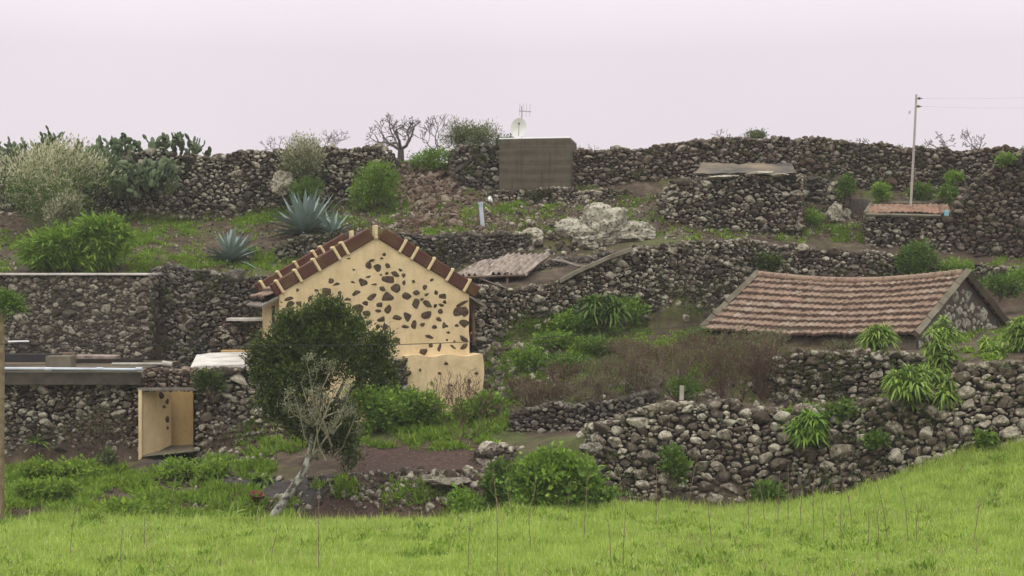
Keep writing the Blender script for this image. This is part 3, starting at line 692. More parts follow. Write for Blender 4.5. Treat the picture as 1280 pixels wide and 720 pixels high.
def tile_sheet(p00, p10, p01, p11, rows, colw, sag=0.0, name='roof', mat=None, parent=None, ampl=.035, seed=1, origin=(0, 0, 0), row_shade=True):
    """p00-p10 ridge, p01-p11 eave; a sheet of half-round clay tiles in overlapping rows"""
    p00, p10, p01, p11 = [np.asarray(q, float) for q in (p00, p10, p01, p11)]
    wd = np.linalg.norm(p10 - p00); nc = max(2, int(wd / colw)); us = np.linspace(0, 1, nc * 6 + 1)
    vs, lift_ = [], []
    for k in range(rows):
        for q, l_ in ((0.0, 0.0), (.5, .035), (.945, .075)): vs.append((k + q) / rows); lift_.append(l_)
    vs.append(1.0); lift_.append(.0)
    vs = np.array(vs); lift_ = np.array(lift_)
    nrm = np.cross(p10 - p00, p01 - p00); nrm /= np.linalg.norm(nrm); nrm = nrm if nrm[2] > 0 else -nrm
    U, Vv = np.meshgrid(us, vs, indexing='ij')
    pt = (p00 * (1 - U)[..., None] + p10 * U[..., None]) * (1 - Vv)[..., None] + (p01 * (1 - U)[..., None] + p11 * U[..., None]) * Vv[..., None]
    row = np.minimum((Vv * rows).astype(int), rows - 1)
    jit = (_hash(np.floor(U * nc), row.astype(float), seed) - .5)
    wav = ampl * np.abs(np.cos(np.pi * U * nc)) - ampl * .5
    pt = pt + nrm * (wav + lift_[None, :] + jit * .034)[..., None]
    wob = (fbm(U * wd * .6, Vv * 2, seed) - .5) * .16 + (fbm(U * wd * 2.2, Vv * 9, seed + 3) - .5) * .05
    pt[..., 2] += -sag * np.sin(np.pi * np.clip(U, 0, 1)) * (1 - Vv * .75) + wob * .6
    # ragged eave
    pt[:, -2:] += ((p01 - p00) / np.linalg.norm(p01 - p00) * ((_hash(np.floor(us * nc), us * 0, seed + 5) - .5) * .10)[:, None])[:, None]
    m = MB(); m.grid(pt, 0, True); jj = np.tile(np.arange(pt.shape[1] - 1), pt.shape[0] - 1); m.m4[-1][jj % 3 == 2] = 2 if row_shade else 0  # row lips coloured dark: painted shade, the openings under the tiles are not modelled
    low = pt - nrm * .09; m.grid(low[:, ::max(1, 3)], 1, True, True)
    o = m.build(name, [mat, M['earth'], M['tile_row_shade']], parent, origin=origin)
    uv = o.data.uv_layers.new(name='UVMap')
    n = U.size
    lv = np.zeros(len(o.data.loops), np.int32); o.data.loops.foreach_get('vertex_index', lv)
    fu = np.concatenate([(U * nc).ravel(), np.zeros(len(o.data.vertices) - n)]); fv = np.concatenate([(row + .5).ravel().astype(float), np.zeros(len(o.data.vertices) - n)])
    # constant per face so the colour is per tile
    ls = np.zeros(len(o.data.polygons), np.int32); o.data.polygons.foreach_get('loop_start', ls)
    lt = np.zeros(len(o.data.polygons), np.int32); o.data.polygons.foreach_get('loop_total', lt)
    pu = np.add.reduceat(fu[lv], ls) / lt; pv = np.minimum.reduceat(fv[lv], ls)
    uvs = np.stack([np.repeat(pu, lt), np.repeat(pv, lt)], 1)
    uv.data.foreach_set('uv', uvs.astype(np.float32).ravel())
    return o
for sx in (-1, 1):
    eo = 1.14
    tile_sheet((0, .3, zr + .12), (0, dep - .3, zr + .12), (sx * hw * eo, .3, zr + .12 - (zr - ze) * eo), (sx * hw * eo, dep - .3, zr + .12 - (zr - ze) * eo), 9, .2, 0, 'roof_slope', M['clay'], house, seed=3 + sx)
for sx in (-1, 1):
    mb = MB(); mb.box((sx * hw * 1.09, dep / 2 - .02, ze - .19 ), (.55, dep + .1, .06), 0, np.array([[math.cos(.53 * sx), 0, math.sin(.53 * sx)], [0, 1, 0], [-math.sin(.53 * sx), 0, math.cos(.53 * sx)]]))
    mb.build('eave_board', M['wood_grey'], house)
mb = MB(); mb.tube([(-hw - .10, .55, ze - .3), (-hw - .10, .55, ze - .6), (-hw - .06, .55, .6)], .045, 8); mb.build('drain_pipe', M['wood_brown'], house)
mb = MB(); mb.tube([(hw + .22, .35, 2.4), (hw + .20, .35, ze - .25)], .055, 7); mb.build('timber_prop', M['wood_brown'], house)

# ---- long tiled cottage
cott = tag(empty('tiled_cottage', (10.96, 39.06, -2.6), 0), 'long low stone cottage under a sagging clay tile roof', 'cottage')
def cl(x, y, z): return np.array([x - 10.96, y - 39.06, z + 2.6])
E1 = np.array([10.96, 39.06]); E0 = np.array([5.93, 43.60]); hs = np.array([1.95, 2.14]); zE, zR = -1.17, .40
dl = (E0 - E1) / np.linalg.norm(E0 - E1); ds = hs / np.linalg.norm(hs)
def cp(a, s, z): q = E1 + dl * a + ds * s; return cl(q[0], q[1], z)
CL_, SP = np.linalg.norm(E0 - E1), np.linalg.norm(hs)
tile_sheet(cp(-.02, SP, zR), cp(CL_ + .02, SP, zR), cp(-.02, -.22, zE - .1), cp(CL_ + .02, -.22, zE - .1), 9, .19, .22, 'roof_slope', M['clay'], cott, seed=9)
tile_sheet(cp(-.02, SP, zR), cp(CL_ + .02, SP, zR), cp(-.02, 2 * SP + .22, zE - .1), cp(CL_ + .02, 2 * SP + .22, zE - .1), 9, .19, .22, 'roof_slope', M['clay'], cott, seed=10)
mb = MB()
n = 34
for k in range(n):                                                    # ridge cap tiles
    a0, a1 = CL_ * k / n, CL_ * (k + 1.12) / n
    sg = -.22 * math.sin(math.pi * (k + .5) / n) + .04
    mb.tube([cp(a0, SP, zR + sg), cp(a1, SP, zR + sg - .015)], [.10, .12], 8)
mb.build('ridge', M['clay'], cott)
for a in (-.12, CL_ + .12):
    mb = MB()
    for s0, s1, z0, z1 in ((-.25, SP, zE - .08, zR + .08), (SP, 2 * SP + .25, zR + .08, zE - .08)):
        p, q = cp(a, s0, z0), cp(a, s1, z1)
        nseg = 9
        for k in range(nseg):
            A, B = p + (q - p) * (k + .02) / nseg, p + (q - p) * (k + .98) / nseg
            jz = random.uniform(-.015, .025)
            mb.tube([A + [0, 0, jz], B + [0, 0, jz * .5]], [.115, .12], 4, smooth=False)
    mb.build('verge', M['concrete_brown'], cott)
mb = MB()
def panel(mb, pts, mat=0): mb.add(pts, [[0, 1, 2, 3]] if len(pts) == 4 else [[0, 1, 2]], mat)
zb = -2.7
panel(mb, [cp(0, 0, zb), cp(CL_, 0, zb), cp(CL_, 0, zE), cp(0, 0, zE)][::-1])
panel(mb, [cp(0, 2 * SP, zb), cp(CL_, 2 * SP, zb), cp(CL_, 2 * SP, zE), cp(0, 2 * SP, zE)])
panel(mb, [cp(CL_, 0, zb), cp(CL_, 2 * SP, zb), cp(CL_, 2 * SP, zE), cp(CL_, 0, zE)]); panel(mb, [cp(CL_, 0, zE), cp(CL_, 2 * SP, zE), cp(CL_, SP, zR)])
mb.build('wall', M['dark_plaster'], cott)
mb = MB(); gf = LocalFace([cp(0, 0.02, zb), cp(0, SP, zb), cp(0, 2 * SP, zb)], [cp(0, 0.02, zE - .1), cp(0, SP, zR - .06), cp(0, 2 * SP, zE - .1)])
panel(mb, [cp(.01, 0, zb), cp(.01, 2 * SP, zb), cp(.01, 2 * SP, zE), cp(.01, 0, zE)], 1); panel(mb, [cp(.01, 0, zE), cp(.01, 2 * SP, zE), cp(.01, SP, zR)], 1)
gm = lambda u, v, w, h: (v > gf.h(u) - .32) | (u < .25)
stone_face(mb, gf, np.random.default_rng(12), [(.2, 10), (.14, 60), (.1, 140), (.07, 200)], jag=.0, mask=gm, caps=False, core=False, flat=.35, gap=.95)
mb.build('gable_wall', [M['stone_white'], M['concrete_dark']], cott)

# ---- left flat roofed outbuilding with the doorway
OB = P(90, 585, 40)
out = tag(empty('flat_roof_outbuilding', (OB[0], 40.0, -5.2), 0), 'flat roofed stone outbuilding with a white gutter pipe and a cream doorway', 'outbuilding')
def ol(px, py, Y): return P(px, py, Y) - np.array([OB[0], 40.0, -5.2])
mb = MB()
r_ = np.random.default_rng(31)
fL = LocalFace([ol(-120, 600, 40), ol(174, 588, 40)], [ol(-120, 480, 40.05), ol(174, 480, 40.05)])
stone_face(mb, fL, r_, 'std', jag=.02, caps=False, thick=.4)
fT = LocalFace([ol(174, 486, 40), ol(246, 486, 40)], [ol(174, 462, 40.02), ol(246, 461, 40.02)])
stone_face(mb, fT, r_, 'small', jag=.03, thick=.4, mat=2)
fR = LocalFace([ol(241, 572, 40), ol(300, 570, 39.95), ol(352, 566, 39.9)], [ol(241, 461, 40.15), ol(290, 458, 40.2), ol(352, 462, 40.2)])
stone_face(mb, fR, r_, 'big', jag=.06, thick=.45, mat=3, mask=lambda u, v, w, h: u - w < .03)
mb.build('wall', [M['stone'], M['earth'], M['stone_red'], M['stone_pale']], out)
mb = MB(); a, b = ol(-120, 465, 39.85), ol(176, 481, 39.85)
mb.box((a + b) / 2 + [0, .12, 0], (b[0] - a[0], .34, a[2] - b[2]), 0, bevel=.01); mb.build('fascia', M['concrete_dark'], out)
mb = MB(); a, b = ol(-120, 462, 40), ol(177, 462, 40)
mb.box((a + b) / 2 + [0, 2.42, -.06], (b[0] - a[0], 4.6, .14), 0); mb.build('roof', M['metal_dark'], out)
mb = MB(); mb.tube([ol(-120, 460.5, 39.7), ol(60, 461, 39.7), ol(176, 462, 39.7)], .042, 10)
for px in (60, 125, 174): mb.tube([ol(px - 4, 461.3, 39.7), ol(px + 4, 461.4, 39.7)], .055, 10)
mb.build('gutter_pipe', M['pipe_white'], out)
mb = MB(); a, b = ol(238, 458, 40.2), ol(345, 458, 40.2)
g = []
for px, py0, py1 in ((238, 459, 443), (243, 458, 443), (262, 457, 441), (290, 456, 440), (320, 455, 440), (345, 455, 440)):
    f0 = ol(px, py0, 40.25); b0 = ol(px + (8 if px < 245 else 0), py1, 43.6); g.append([f0 - [0, 0, .12], f0, (f0 + b0) / 2 + [0, 0, random.uniform(-.02, .02)], b0, b0 - [0, 0, .12]])
mb.grid(np.array(g), 0, False); mb.build('roof_slab', M['concrete_pale'], out)
# doorway passage
mb = MB(); r_ = np.random.default_rng(32)
A0, A1 = ol(178.5, 574, 39.98), ol(178.5, 487, 39.98); Bq, Bt = ol(214, 556, 40.9), ol(214, 484, 40.9)
g = np.zeros((14, 20, 3))
for i in range(14):
    for j in range(20):
        f = i / 13; h = j / 19
        p = (A0 * (1 - h) + A1 * h) * (1 - f) + (Bq * (1 - h) + Bt * h) * f
        g[i, j] = p + np.array([0, -1, 0]) * ((float(fbm(f * 3, h * 5, 8)) - .5) * .12)
mb.grid(g, 0, True)
mb.box((A0 + A1) / 2 + [-.03, .02, 0], (.09, .4, A1[2] - A0[2]), 0)
C0, C1, D0, D1 = ol(200, 551, 41.4), ol(200, 466, 41.4), ol(256, 551, 41.4), ol(256, 466, 41.4)
mb.add([C0 - [0, 0, .3], D0 - [0, 0, .3], D1, C1], [[0, 1, 2, 3]], 1)
S0, S1 = ol(241.5, 560, 40.15), ol(246, 552, 42.0)
mb.add([S0, S1, S1 + [0, 0, 1.9], S0 + [0, 0, 2.0]], [[3, 2, 1, 0]], 1)
pos, ax = [], []
for px, py, w, h in ((201.5, 494, 7, 9), (209, 502, 4, 8), (205, 508, 4, 5), (209, 524, 4, 9), (210, 534, 3, 6)):
    f = (px - 178.5) / (214 - 178.5); Y = 40 + f * .92
    pos.append(ol(px, py, Y) + [0, -.03, 0]); s = 40 / F / 2
    ax.append([[w * s, w * s * .9, 0], [0, 0, h * s], [-.02, .04, 0]])
add_stones(mb, np.array(pos), np.array(ax), np.ones(len(pos), bool), 3, r_)
mb.build('doorway', [M['stucco'], M['stucco_ochre'], M['wood_grey'], M['gable_stone']], out)
mb = MB(); a, b = ol(172, 485, 39.85), ol(247, 488, 39.85); mb.box((a + b) / 2 + [0, .16, 0], (b[0] - a[0], .4, .07), 0); mb.build('lintel', M['wood_grey'], out)
mb = MB(); p = hit([180, 196, 232, 242], [576, 578, 562, 558])
mb.add(np.array([ol(176, 572, 39.7), ol(244, 565, 39.8), ol(250, 552, 42), ol(205, 553, 42.)]) + [0, 0, .02], [[0, 1, 2, 3]]); mb.build('threshold', M['concrete_brown'], out)
# clutter lying on the flat roof
def lying(name, label, cat, px, py, Y, size, mat, rz=0, bevel=.012, tilt=0, group='things left lying on the flat roof'):
    c = P(px, py, Y); rot = Matrix.Rotation(tilt, 3, 'Y')
    mb = MB(); mb.box((0, 0, size[2] / 2), size, 0, np.array(rot), bevel=bevel)
    o = mb.build(name, M[mat]); o.location = c; o.rotation_euler = (0, 0, rz)
    return tag(o, label, cat, group)
lying('dark_plank', 'long dark plank along the back of the flat roof left of the wooden box', 'plank', 26, 452.5, 42.4, (2.3, .25, .24), 'cable')
lying('dark_beam', 'dark beam behind the red sheets on the flat roof', 'beam', 122, 455, 43.2, (2.7, .2, .16), 'earth')
lying('roof_box', 'small brown concrete box standing on the flat roof above the white pipe', 'box', 76, 459, 41.2, (.72, .5, .33), 'concrete_brown')
lying('red_sheet', 'faded red sheet lying beside the brown box on the flat roof', 'sheet', 120, 449.5, 43.6, (1.3, .9, .14), 'metal_rust', .1, tilt=.02)
lying('small_red_tile', 'small dull red tile standing behind the brown box on the flat roof', 'tile', 85, 446.5, 43.2, (.5, .3, .14), 'stone_red', .1)
mb = MB(); q0, q1 = P(140, 455, 40.9), P(208, 455, 40.9); mb.tube([(0, 0, 0), tuple(q1 - q0)], .04, 8)
mb.tube([tuple(q1 - q0 - [.12, 0, -.02]), tuple(q1 - q0 + [.16, 0, -.03])], .085, 8)
o = mb.build('grey_pipe', M['concrete']); o.location = q0; tag(o, 'grey pipe with a white end lying on the flat roof over the doorway', 'pipe', 'things left lying on the flat roof')

# ---- slab topped stone building further back on the left
SB = P(60, 450, 45); sb = tag(empty('slab_roof_building', (SB[0], 45, -2.6), 0), 'square stone building with a pale concrete slab roof at the left edge', 'building')
def sl(px, py, Y): return P(px, py, Y) - np.array([SB[0], 45, -2.6])
mb = MB(); r_ = np.random.default_rng(41)
fW = LocalFace([sl(-160, 466, 45), sl(181, 466, 45), sl(181, 466, 45) + [.12, .12, 0], sl(181, 466, 45) + [.12, 2.6, 0]], [sl(-160, 344, 45), sl(181, 345, 45), sl(181, 345, 45) + [.12, .12, 0], sl(181, 345, 45) + [.12, 2.6, 0]])
stone_face(mb, fW, r_, [(.12, 14), (.085, 120), (.06, 450), (.04, 500)], jag=0, caps=False, flat=.6, core_inset=.04, thick=.5)
mb.build('wall', [M['stone_mortar'], M['concrete_dark']], sb)
mb = MB(); a, b = sl(-160, 340.5, 44.9), sl(183.5, 345, 44.9); mb.box(((a[0] + b[0]) / 2, 1.9, (a[2] + b[2]) / 2), (b[0] - a[0], 4.0, .075), 0, bevel=.015); mb.build('roof_slab', M['concrete_pale'], sb)
mb = MB(); q = sl(10, 427, 44.85); mb.tube([q, q + [.65, 0, .01]], .03, 6); mb.build('spout', M['white_paint'], sb)

# ---- cream lintel slab left of the yellow house
lying('cream_ledge', 'thin cream plastered ledge on the stone wall left of the yellow house', 'ledge', 318, 401, 44.6, (1.6, .8, .09), 'concrete_pale', 0, group=None)
lying('ochre_board', 'thin ochre board lying behind the pale roof slab', 'board', 308, 441.5, 44.0, (1.5, .3, .1), 'stucco_ochre', .02, group=None)

# ---- concrete tank with aerials
tank = tag(empty('concrete_tank', tuple(P(668, 238, 53.7)), R(-9)), 'square board marked concrete water tank on the skyline', 'water tank')
tw, th, td = 2.66, 1.92, 2.2
m_, nt, b_, _ = new_mat('board_marked_concrete')
tc = nt.nodes.new('ShaderNodeTexCoord'); sx_ = nt.nodes.new('ShaderNodeSeparateXYZ'); L(nt, tc.outputs['Object'], sx_.inputs[0])
band = nt.nodes.new('ShaderNodeTexWave'); band.bands_direction = 'Z'; band.inputs['Scale'].default_value = .9; band.inputs['Distortion'].default_value = 2.5; band.inputs['Detail'].default_value = 4; L(nt, tc.outputs['Object'], band.inputs['Vector'])
c = ramp(nt, band.outputs['Fac'], [(.1, (.066, .053, .037)), (.9, (.092, .076, .054))])
c = mix(nt, ramp(nt, noise(nt, 2.0, 6, None, .7), [(.42, 0), (.68, .55)]), c, (.125, .107, .076))
L(nt, c, b_.inputs['Base Color']); mp_ = nt.nodes.new('ShaderNodeMapping'); mp_.inputs['Scale'].default_value = (3.5, 3.5, .35); L(nt, tc.outputs['Object'], mp_.inputs[0])
c = mix(nt, ramp(nt, noise(nt, 1.6, 5, mp_.outputs[0], .65), [(.48, 0), (.7, .6)]), c, (.035, .029, .021)); L(nt, c, b_.inputs['Base Color'])
bump(nt, b_, noise(nt, 8, 6, None, .7), .5, .03)
mb = MB()
nb = 6
for k in range(nb):
    mb.box((0, td / 2 - .01, th * (k + .5) / nb), (tw + (.012 if k % 2 else 0), td + (.012 if k % 2 else 0), th / nb - .006), 0)
mb.box((0, td / 2, th / 2), (tw - .02, td - .02, th - .02), 0)
mb.build('wall', m_, tank)
mb = MB(); mb.box((0, td / 2, th + .03), (tw + .03, td + .03, .05), 0, bevel=.01); mb.build('lid', M['white_paint'], tank)
def dish():
    o = tag(empty('satellite_dish', tuple(P(648, 173.5, 54.3)), 0), 'pale oval satellite dish standing on the concrete tank', 'satellite dish')
    o.location.z = tank.location.z + th + .055
    mb = MB(); n, mrad = 28, 6; g = np.zeros((mrad + 1, n + 1, 3))
    for i in range(mrad + 1):
        for j in range(n + 1):
            rr = i / mrad; a = 2 * math.pi * j / n
            g[i, j] = (.30 * rr * math.cos(a) + .04 * rr * math.sin(a), -.12 + .10 * (1 - rr * rr) , .41 + .375 * rr * math.sin(a))
    mb.grid(g, 0, True); g2 = g + [0, .03, 0]; mb.grid(g2, 0, True, True)
    mb.build('reflector', M['dish'], o)
    mb = MB(); mb.tube([(0, .08, 0), (0, .1, .45)], .03, 8); mb.build('mount', M['aerial'], o)
    mb = MB(); mb.tube([(0, -.02, .1), (.01, -.3, .2), (.02, -.36, .5)], .014, 6); mb.build('feed_arm', M['aerial'], o)
    mb = MB(); mb.tube([(.02, -.42, .52), (.02, -.33, .56)], .035, 8); mb.build('receiver', M['metal_dark'], o)
dish()
def aerial():
    o = tag(empty('television_aerial', (P(652, 0, 54.45)[0], 54.75, tank.location.z + th + .055), R(12)), 'thin television aerial with upright rods on a mast behind the dish', 'aerial')
    mb = MB(); mb.tube([(0, 0, 0), (0, 0, 1.30)], .02, 6); mb.build('mast', M['aerial'], o)
    mb = MB(); mb.tube([(-.1, 0, 1.12), (.38, 0, 1.10)], .022, 6); mb.build('boom', M['aerial'], o)
    for x, h in ((-.08, .3), (.05, .34), (.18, .32), (.32, .3)):
        mb = MB(); mb.tube([(x - .01, 0, 1.10 - h * .6), (x + .02, 0, 1.10 + h)], .008, 5); mb.build('rod', M['aerial'], o)
aerial()

# ---- corrugated shed in the middle
def shed():
    o = tag(empty('corrugated_shed', tuple(P(630, 350, 46.6)), 0), 'low stone shed with a faded pink corrugated roof behind the yellow house', 'shed')
    o.location.z = -.3
    lo = lambda px, py, Y: P(px, py, Y) - np.array(o.location)
    f0, f1, b0, b1 = lo(562, 345, 46.4), lo(660, 342, 46.0), lo(598, 326, 48.2), lo(690, 318, 48.2)
    n = 120; g = np.zeros((n, 6, 3))
    for i in range(n):
        for j in range(6):
            u = i / (n - 1); v = j / 5
            p = (f0 * (1 - u) + f1 * u) * (1 - v) + (b0 * (1 - u) + b1 * u) * v
            g[i, j] = p + np.array([0, 0, .05 * math.sin(u * 2 * math.pi * 13) + (.07 * math.floor(u * 6 + v * .6) % .11) + (float(fbm(u * 5, v * 2, 3)) - .5) * .26])
    mb = MB(); mb.grid(g, 0, True); mb.grid(g - [0, 0, .03], 0, True, True); mb.build('roof', M['metal_rust'], o)
    mb = MB(); r = np.random.default_rng(51)
    f = LocalFace([lo(690, 348, 47.9), lo(672, 352, 47.3), lo(640, 357, 46.9)], [lo(690, 324, 47.9), lo(672, 330, 47.3), lo(640, 338, 46.9)])
    f2 = LocalFace([lo(570, 362, 46.6), lo(610, 362, 46.6)], [lo(570, 347, 46.6), lo(610, 346, 46.6)])
    f2b = LocalFace([lo(610, 362, 47.4), lo(650, 362, 47.2)], [lo(610, 340, 47.4), lo(650, 336, 47.2)])
    for q in (f2,): stone_face(mb, q, r, 'small', caps=False, jag=.02, thick=.3)
    mb.add([f2b.B[0], f2b.B[1], f2b.T[1], f2b.T[0]], [[0, 1, 2, 3]], 1)
    mb.build('wall', [M['stone_dark'], M['earth']], o)
    mb = MB(); mb.tube([lo(634, 358, 46.1), lo(634, 340, 46.1)], .05, 6); mb.build('post', M['wood_brown'], o)
    mb = MB(); mb.tube([lo(575, 347, 46.2), lo(655, 344, 45.95)], .04, 6); mb.build('rafter', M['wood_brown'], o)
    return o
shed()
mb = MB(); a = P(612, 357, 45.0); mb.box((0, 0, 0), (.85, .4, .03), 0, np.array(Matrix.Rotation(.35, 3, 'Y'))); o = mb.build('wood_board', M['metal_rust']); o.location = a + [.1, 0, .08]
tag(o, 'warped pinkish board lying on the stone wall below the corrugated shed', 'board')
mb = MB(); a = P(690, 325, 47.5); pts = [P(686, 325, 47.6) - a, P(705, 327, 47.2) - a, P(722, 333, 46.8) - a, P(740, 333, 46.6) - a]
mb.tube(pts, [.05, .055, .05, .04], 7); o = mb.build('timber_pole', M['wood_grey']); o.location = a; tag(o, 'grey timber pole reaching from the corrugated shed roof to the sloping wall', 'pole')
mb = MB(); a = P(700, 350, 44.95); pts = [P(700, 352, 44.95) - a, P(722, 340, 45.1) - a, P(742, 331, 45.2) - a, P(762, 322, 45.3) - a, P(790, 312, 45.6) - a]
g = []
for q in np.array(pts): g.append([q + [0, -.05, -.05], q + [0, -.03, .07], q + [0, .5, .09], q + [0, .5, -.1]])
mb.grid(np.array(g), 0, False); o = mb.build('coping_strip', M['concrete_brown']); o.location = a; tag(o, 'weathered grey mortar coping on the sloping top of the high wall', 'coping')

# ---- tarred roof hut on the upper right
def hut():
    o = tag(empty('stone_hut', (P(920, 0, 51)[0], 51, 2.1), 0), 'small dry stone hut under a sagging dark tarred roof', 'hut')
    lo = lambda px, py, Y: P(px, py, Y) - np.array(o.location)
    mb = MB(); r = np.random.default_rng(61)
    f = LocalFace([lo(836, 288, 50.9), lo(900, 287, 50.8), lo(1002, 286, 50.8), lo(1004, 284, 51.6), lo(1006, 283, 52.6)], [lo(838, 226, 51.0), lo(880, 221, 51.0), lo(1002, 221, 51.0), lo(1004, 221, 51.7), lo(1005, 222, 52.7)])
    stone_face(mb, f, r, 'far', jag=.08, thick=.5); mb.build('wall', [M['stone'], M['earth']], o)
    f0, f1, b0, b1 = lo(868, 219, 50.95), lo(996, 219, 50.9), lo(878, 205, 53.4), lo(990, 206, 53.4)
    n = 40; g = np.zeros((n, 6, 3))
    for i in range(n):
        for j in range(6):
            u = i / (n - 1); v = j / 5; p = (f0 * (1 - u) + f1 * u) * (1 - v) + (b0 * (1 - u) + b1 * u) * v
            g[i, j] = p + np.array([0, (float(fbm(u * 8, 1, 5)) - .5) * .25 * (1 - v), (float(fbm(u * 6, v * 2, 9)) - .5) * .16 + .06])
    mb = MB(); mb.grid(g, 0, True); mb.grid(g - [0, 0, .05], 0, True, True); mb.build('roof', M['metal_dark'], o)
    for px, py, w, lab in ((950, 216, .55, 0), (905, 221, .5, 0), (975, 219, .35, 0)):
        mb = MB(); q = lo(px, py, 50.85); add_stones(mb, np.array([q]), np.array([[[w, 0, .03], [0, .25, 0], [0, 0, .07]]]), np.array([True]), 0, r); mb.build('roof_stone', M['stone_pale'], o)
hut()
# ---- small tiled shed
def small_shed():
    o = tag(empty('small_tiled_shed', (P(1135, 0, 50.4)[0], 50.4, 1.2), 0), 'small stone shed with a thin strip of red clay roof below the utility pole', 'shed')
    lo = lambda px, py, Y: P(px, py, Y) - np.array(o.location)
    mb = MB(); r = np.random.default_rng(71)
    f = LocalFace([lo(1080, 318, 52.0), lo(1082, 318, 50.4), lo(1190, 318, 50.4)], [lo(1080, 270, 52.0), lo(1082, 267, 50.4), lo(1190, 270, 50.4)])
    stone_face(mb, f, r, 'far', jag=.03, thick=.4, caps=False); mb.build('wall', [M['stone'], M['earth']], o)
    tile_sheet(lo(1087, 256, 52.6), lo(1184, 255, 52.6), lo(1084, 265.5, 50.35), lo(1188, 267, 50.35), 5, .2, .0, 'roof', M['clay_red'], o, seed=15, row_shade=False)
    mb = MB()
    mb.tube([lo(1082, 267, 50.3), lo(1090, 254, 52.7)], .09, 5, smooth=False); mb.tube([lo(1089, 254, 52.7), lo(1160, 254, 52.7), lo(1186, 250, 52.7)], .09, 5, smooth=False)
    mb.tube([lo(1082, 268, 50.25), lo(1176, 270, 50.25)], .06, 5, smooth=False); mb.build('verge', M['concrete_brown'], o)
small_shed()
lying('blue_box', 'tiny light blue box at the right corner of the small tiled shed', 'box', 1183, 270, 50.1, (.15, .12, .2), 'blue', group=None)
mb = MB(); q = P(1060, 286, 52.6); mb.box((.35, 0, .55), (.7, .2, 1.1), 0, bevel=.02); o = mb.build('brown_panel', M['bark']); o.location = q; tag(o, 'plain brown plastered panel left of the small tiled shed', 'panel')

# ---- utility pole with wires
def pole():
    b = P(1137, 250, 52.2); b[2] = gz(b[0], b[1]) - .1
    o = tag(empty('utility_pole', tuple(b), 0), 'slim pale utility pole leaning slightly on the right skyline', 'utility pole')
    lo = lambda px, py, Y: P(px, py, Y) - b
    top = lo(1145.5, 118, 52.0)
    mb = MB(); mb.tube([(0, 0, 0), top * .5 + [.01, 0, 0], top], [.05, .044, .036], 10); mb.build('shaft', M['pole'], o)
    for py, px in ((123, 1149), (133, 1148)):
        mb = MB(); mb.tube([lo(1144, py + .3, 52.0), lo(px + 4, py, 52.0)], .018, 6); mb.tube([lo(px, py + 1.4, 52), lo(px, py - 1.4, 52)], .045, 8); mb.build('insulator', M['metal_dark'], o)
    mb = MB(); mb.tube([lo(1143.5, 134, 52), lo(1137, 140, 51.6), lo(1128, 160, 51.3)], .008, 5); mb.tube([lo(1137, 138.5, 51.6), lo(1136.6, 141.5, 51.6)], .045, 8); mb.build('stay_wire', M['wire_grey'], o)
    for py, d in ((123, 122), (133, 135)):
        mb = MB(); mb.tube([lo(1152, py, 52), lo(1220, py + (d - py) * .5 + 1, 52), lo(1290, d, 52), lo(1420, d - 2, 52)], .005, 5); mb.build('wire', M['wire_grey'], o)
pole()
def cable(pts, label, rad=.011, mat='cable'):
    a = P(*pts[0]); q = np.array([P(*p) - a for p in pts])
    t = np.linspace(0, 1, 40); tt = np.linspace(0, 1, len(q)); c = np.stack([np.interp(t, tt, q[:, k]) for k in range(3)], 1)
    for _ in range(3): c[1:-1] = (c[:-2] + 2 * c[1:-1] + c[2:]) / 4
    mb = MB(); mb.tube(c, rad, 5); o = mb.build('overhead_cable', M[mat]); o.location = a; return tag(o, label, 'cable')
cable([(-90, 429, 31), (100, 431, 31.6), (320, 432, 32.3), (480, 431.5, 33.2), (600, 427, 35), (740, 418, 38), (886, 406, 43)], 'black overhead cable crossing low in front of the tree and the yellow house', .009)
cable([(592, 380, 42.2), (640, 380, 43.2), (690, 376, 44.2), (745, 370, 45.1)], 'short dark cable running from the yellow house along the high stone wall', .012)

# ---- small things on the slope
mb = MB(); a = P(604, 289, 50.2); a[2] = gz(a[0], a[1]) - .1; mb.tube([(0, 0, 0), (-.09, 0, .95)], [.075, .075], 10); mb.tube([(-.085, 0, .9), (-.095, 0, 1.0)], .095, 10)
o = mb.build('white_post', M['pipe_white']); o.location = a; tag(o, 'short white pipe post sticking up from the slope below the concrete tank', 'post')
mb = MB(); a = P(613, 254, 52.9); a[2] = gz(a[0], a[1]); add_stones(mb, np.array([[0, 0, .10]]), np.array([[[.07, 0, .03], [0, .06, 0], [-.05, 0, .13]]]), np.array([True])); o = mb.build('plastic_bag', M['white_paint']); o.location = a; tag(o, 'crumpled pale plastic bag on the rubble left of the concrete tank', 'bag')
mb = MB(); a = hit(320, 628)[0]; g = [[[.17 * s * math.cos(t) , .17 * s * math.sin(t), z] for t in np.linspace(0, 2 * math.pi, 17)] for s, z in ((.001, 0), (.75, 0), (1, .22), (1.06, .22), (.93, .21), (.7, .03), (.001, .03))]
mb.grid(np.array(g), 0, True, True); o = mb.build('red_tub', M['red']); o.location = a; o.rotation_euler = (.3, .2, 0); tag(o, 'small red plastic tub half hidden beside the path', 'tub')
mb = MB(); a = P(852, 495, 34.9); mb.tube([(0, 0, -.1), (.01, 0, .25)], .055, 8); o = mb.build('grey_stub_pipe', M['concrete']); o.location = a; tag(o, 'short grey pipe stub on top of the big leaning wall', 'pipe')

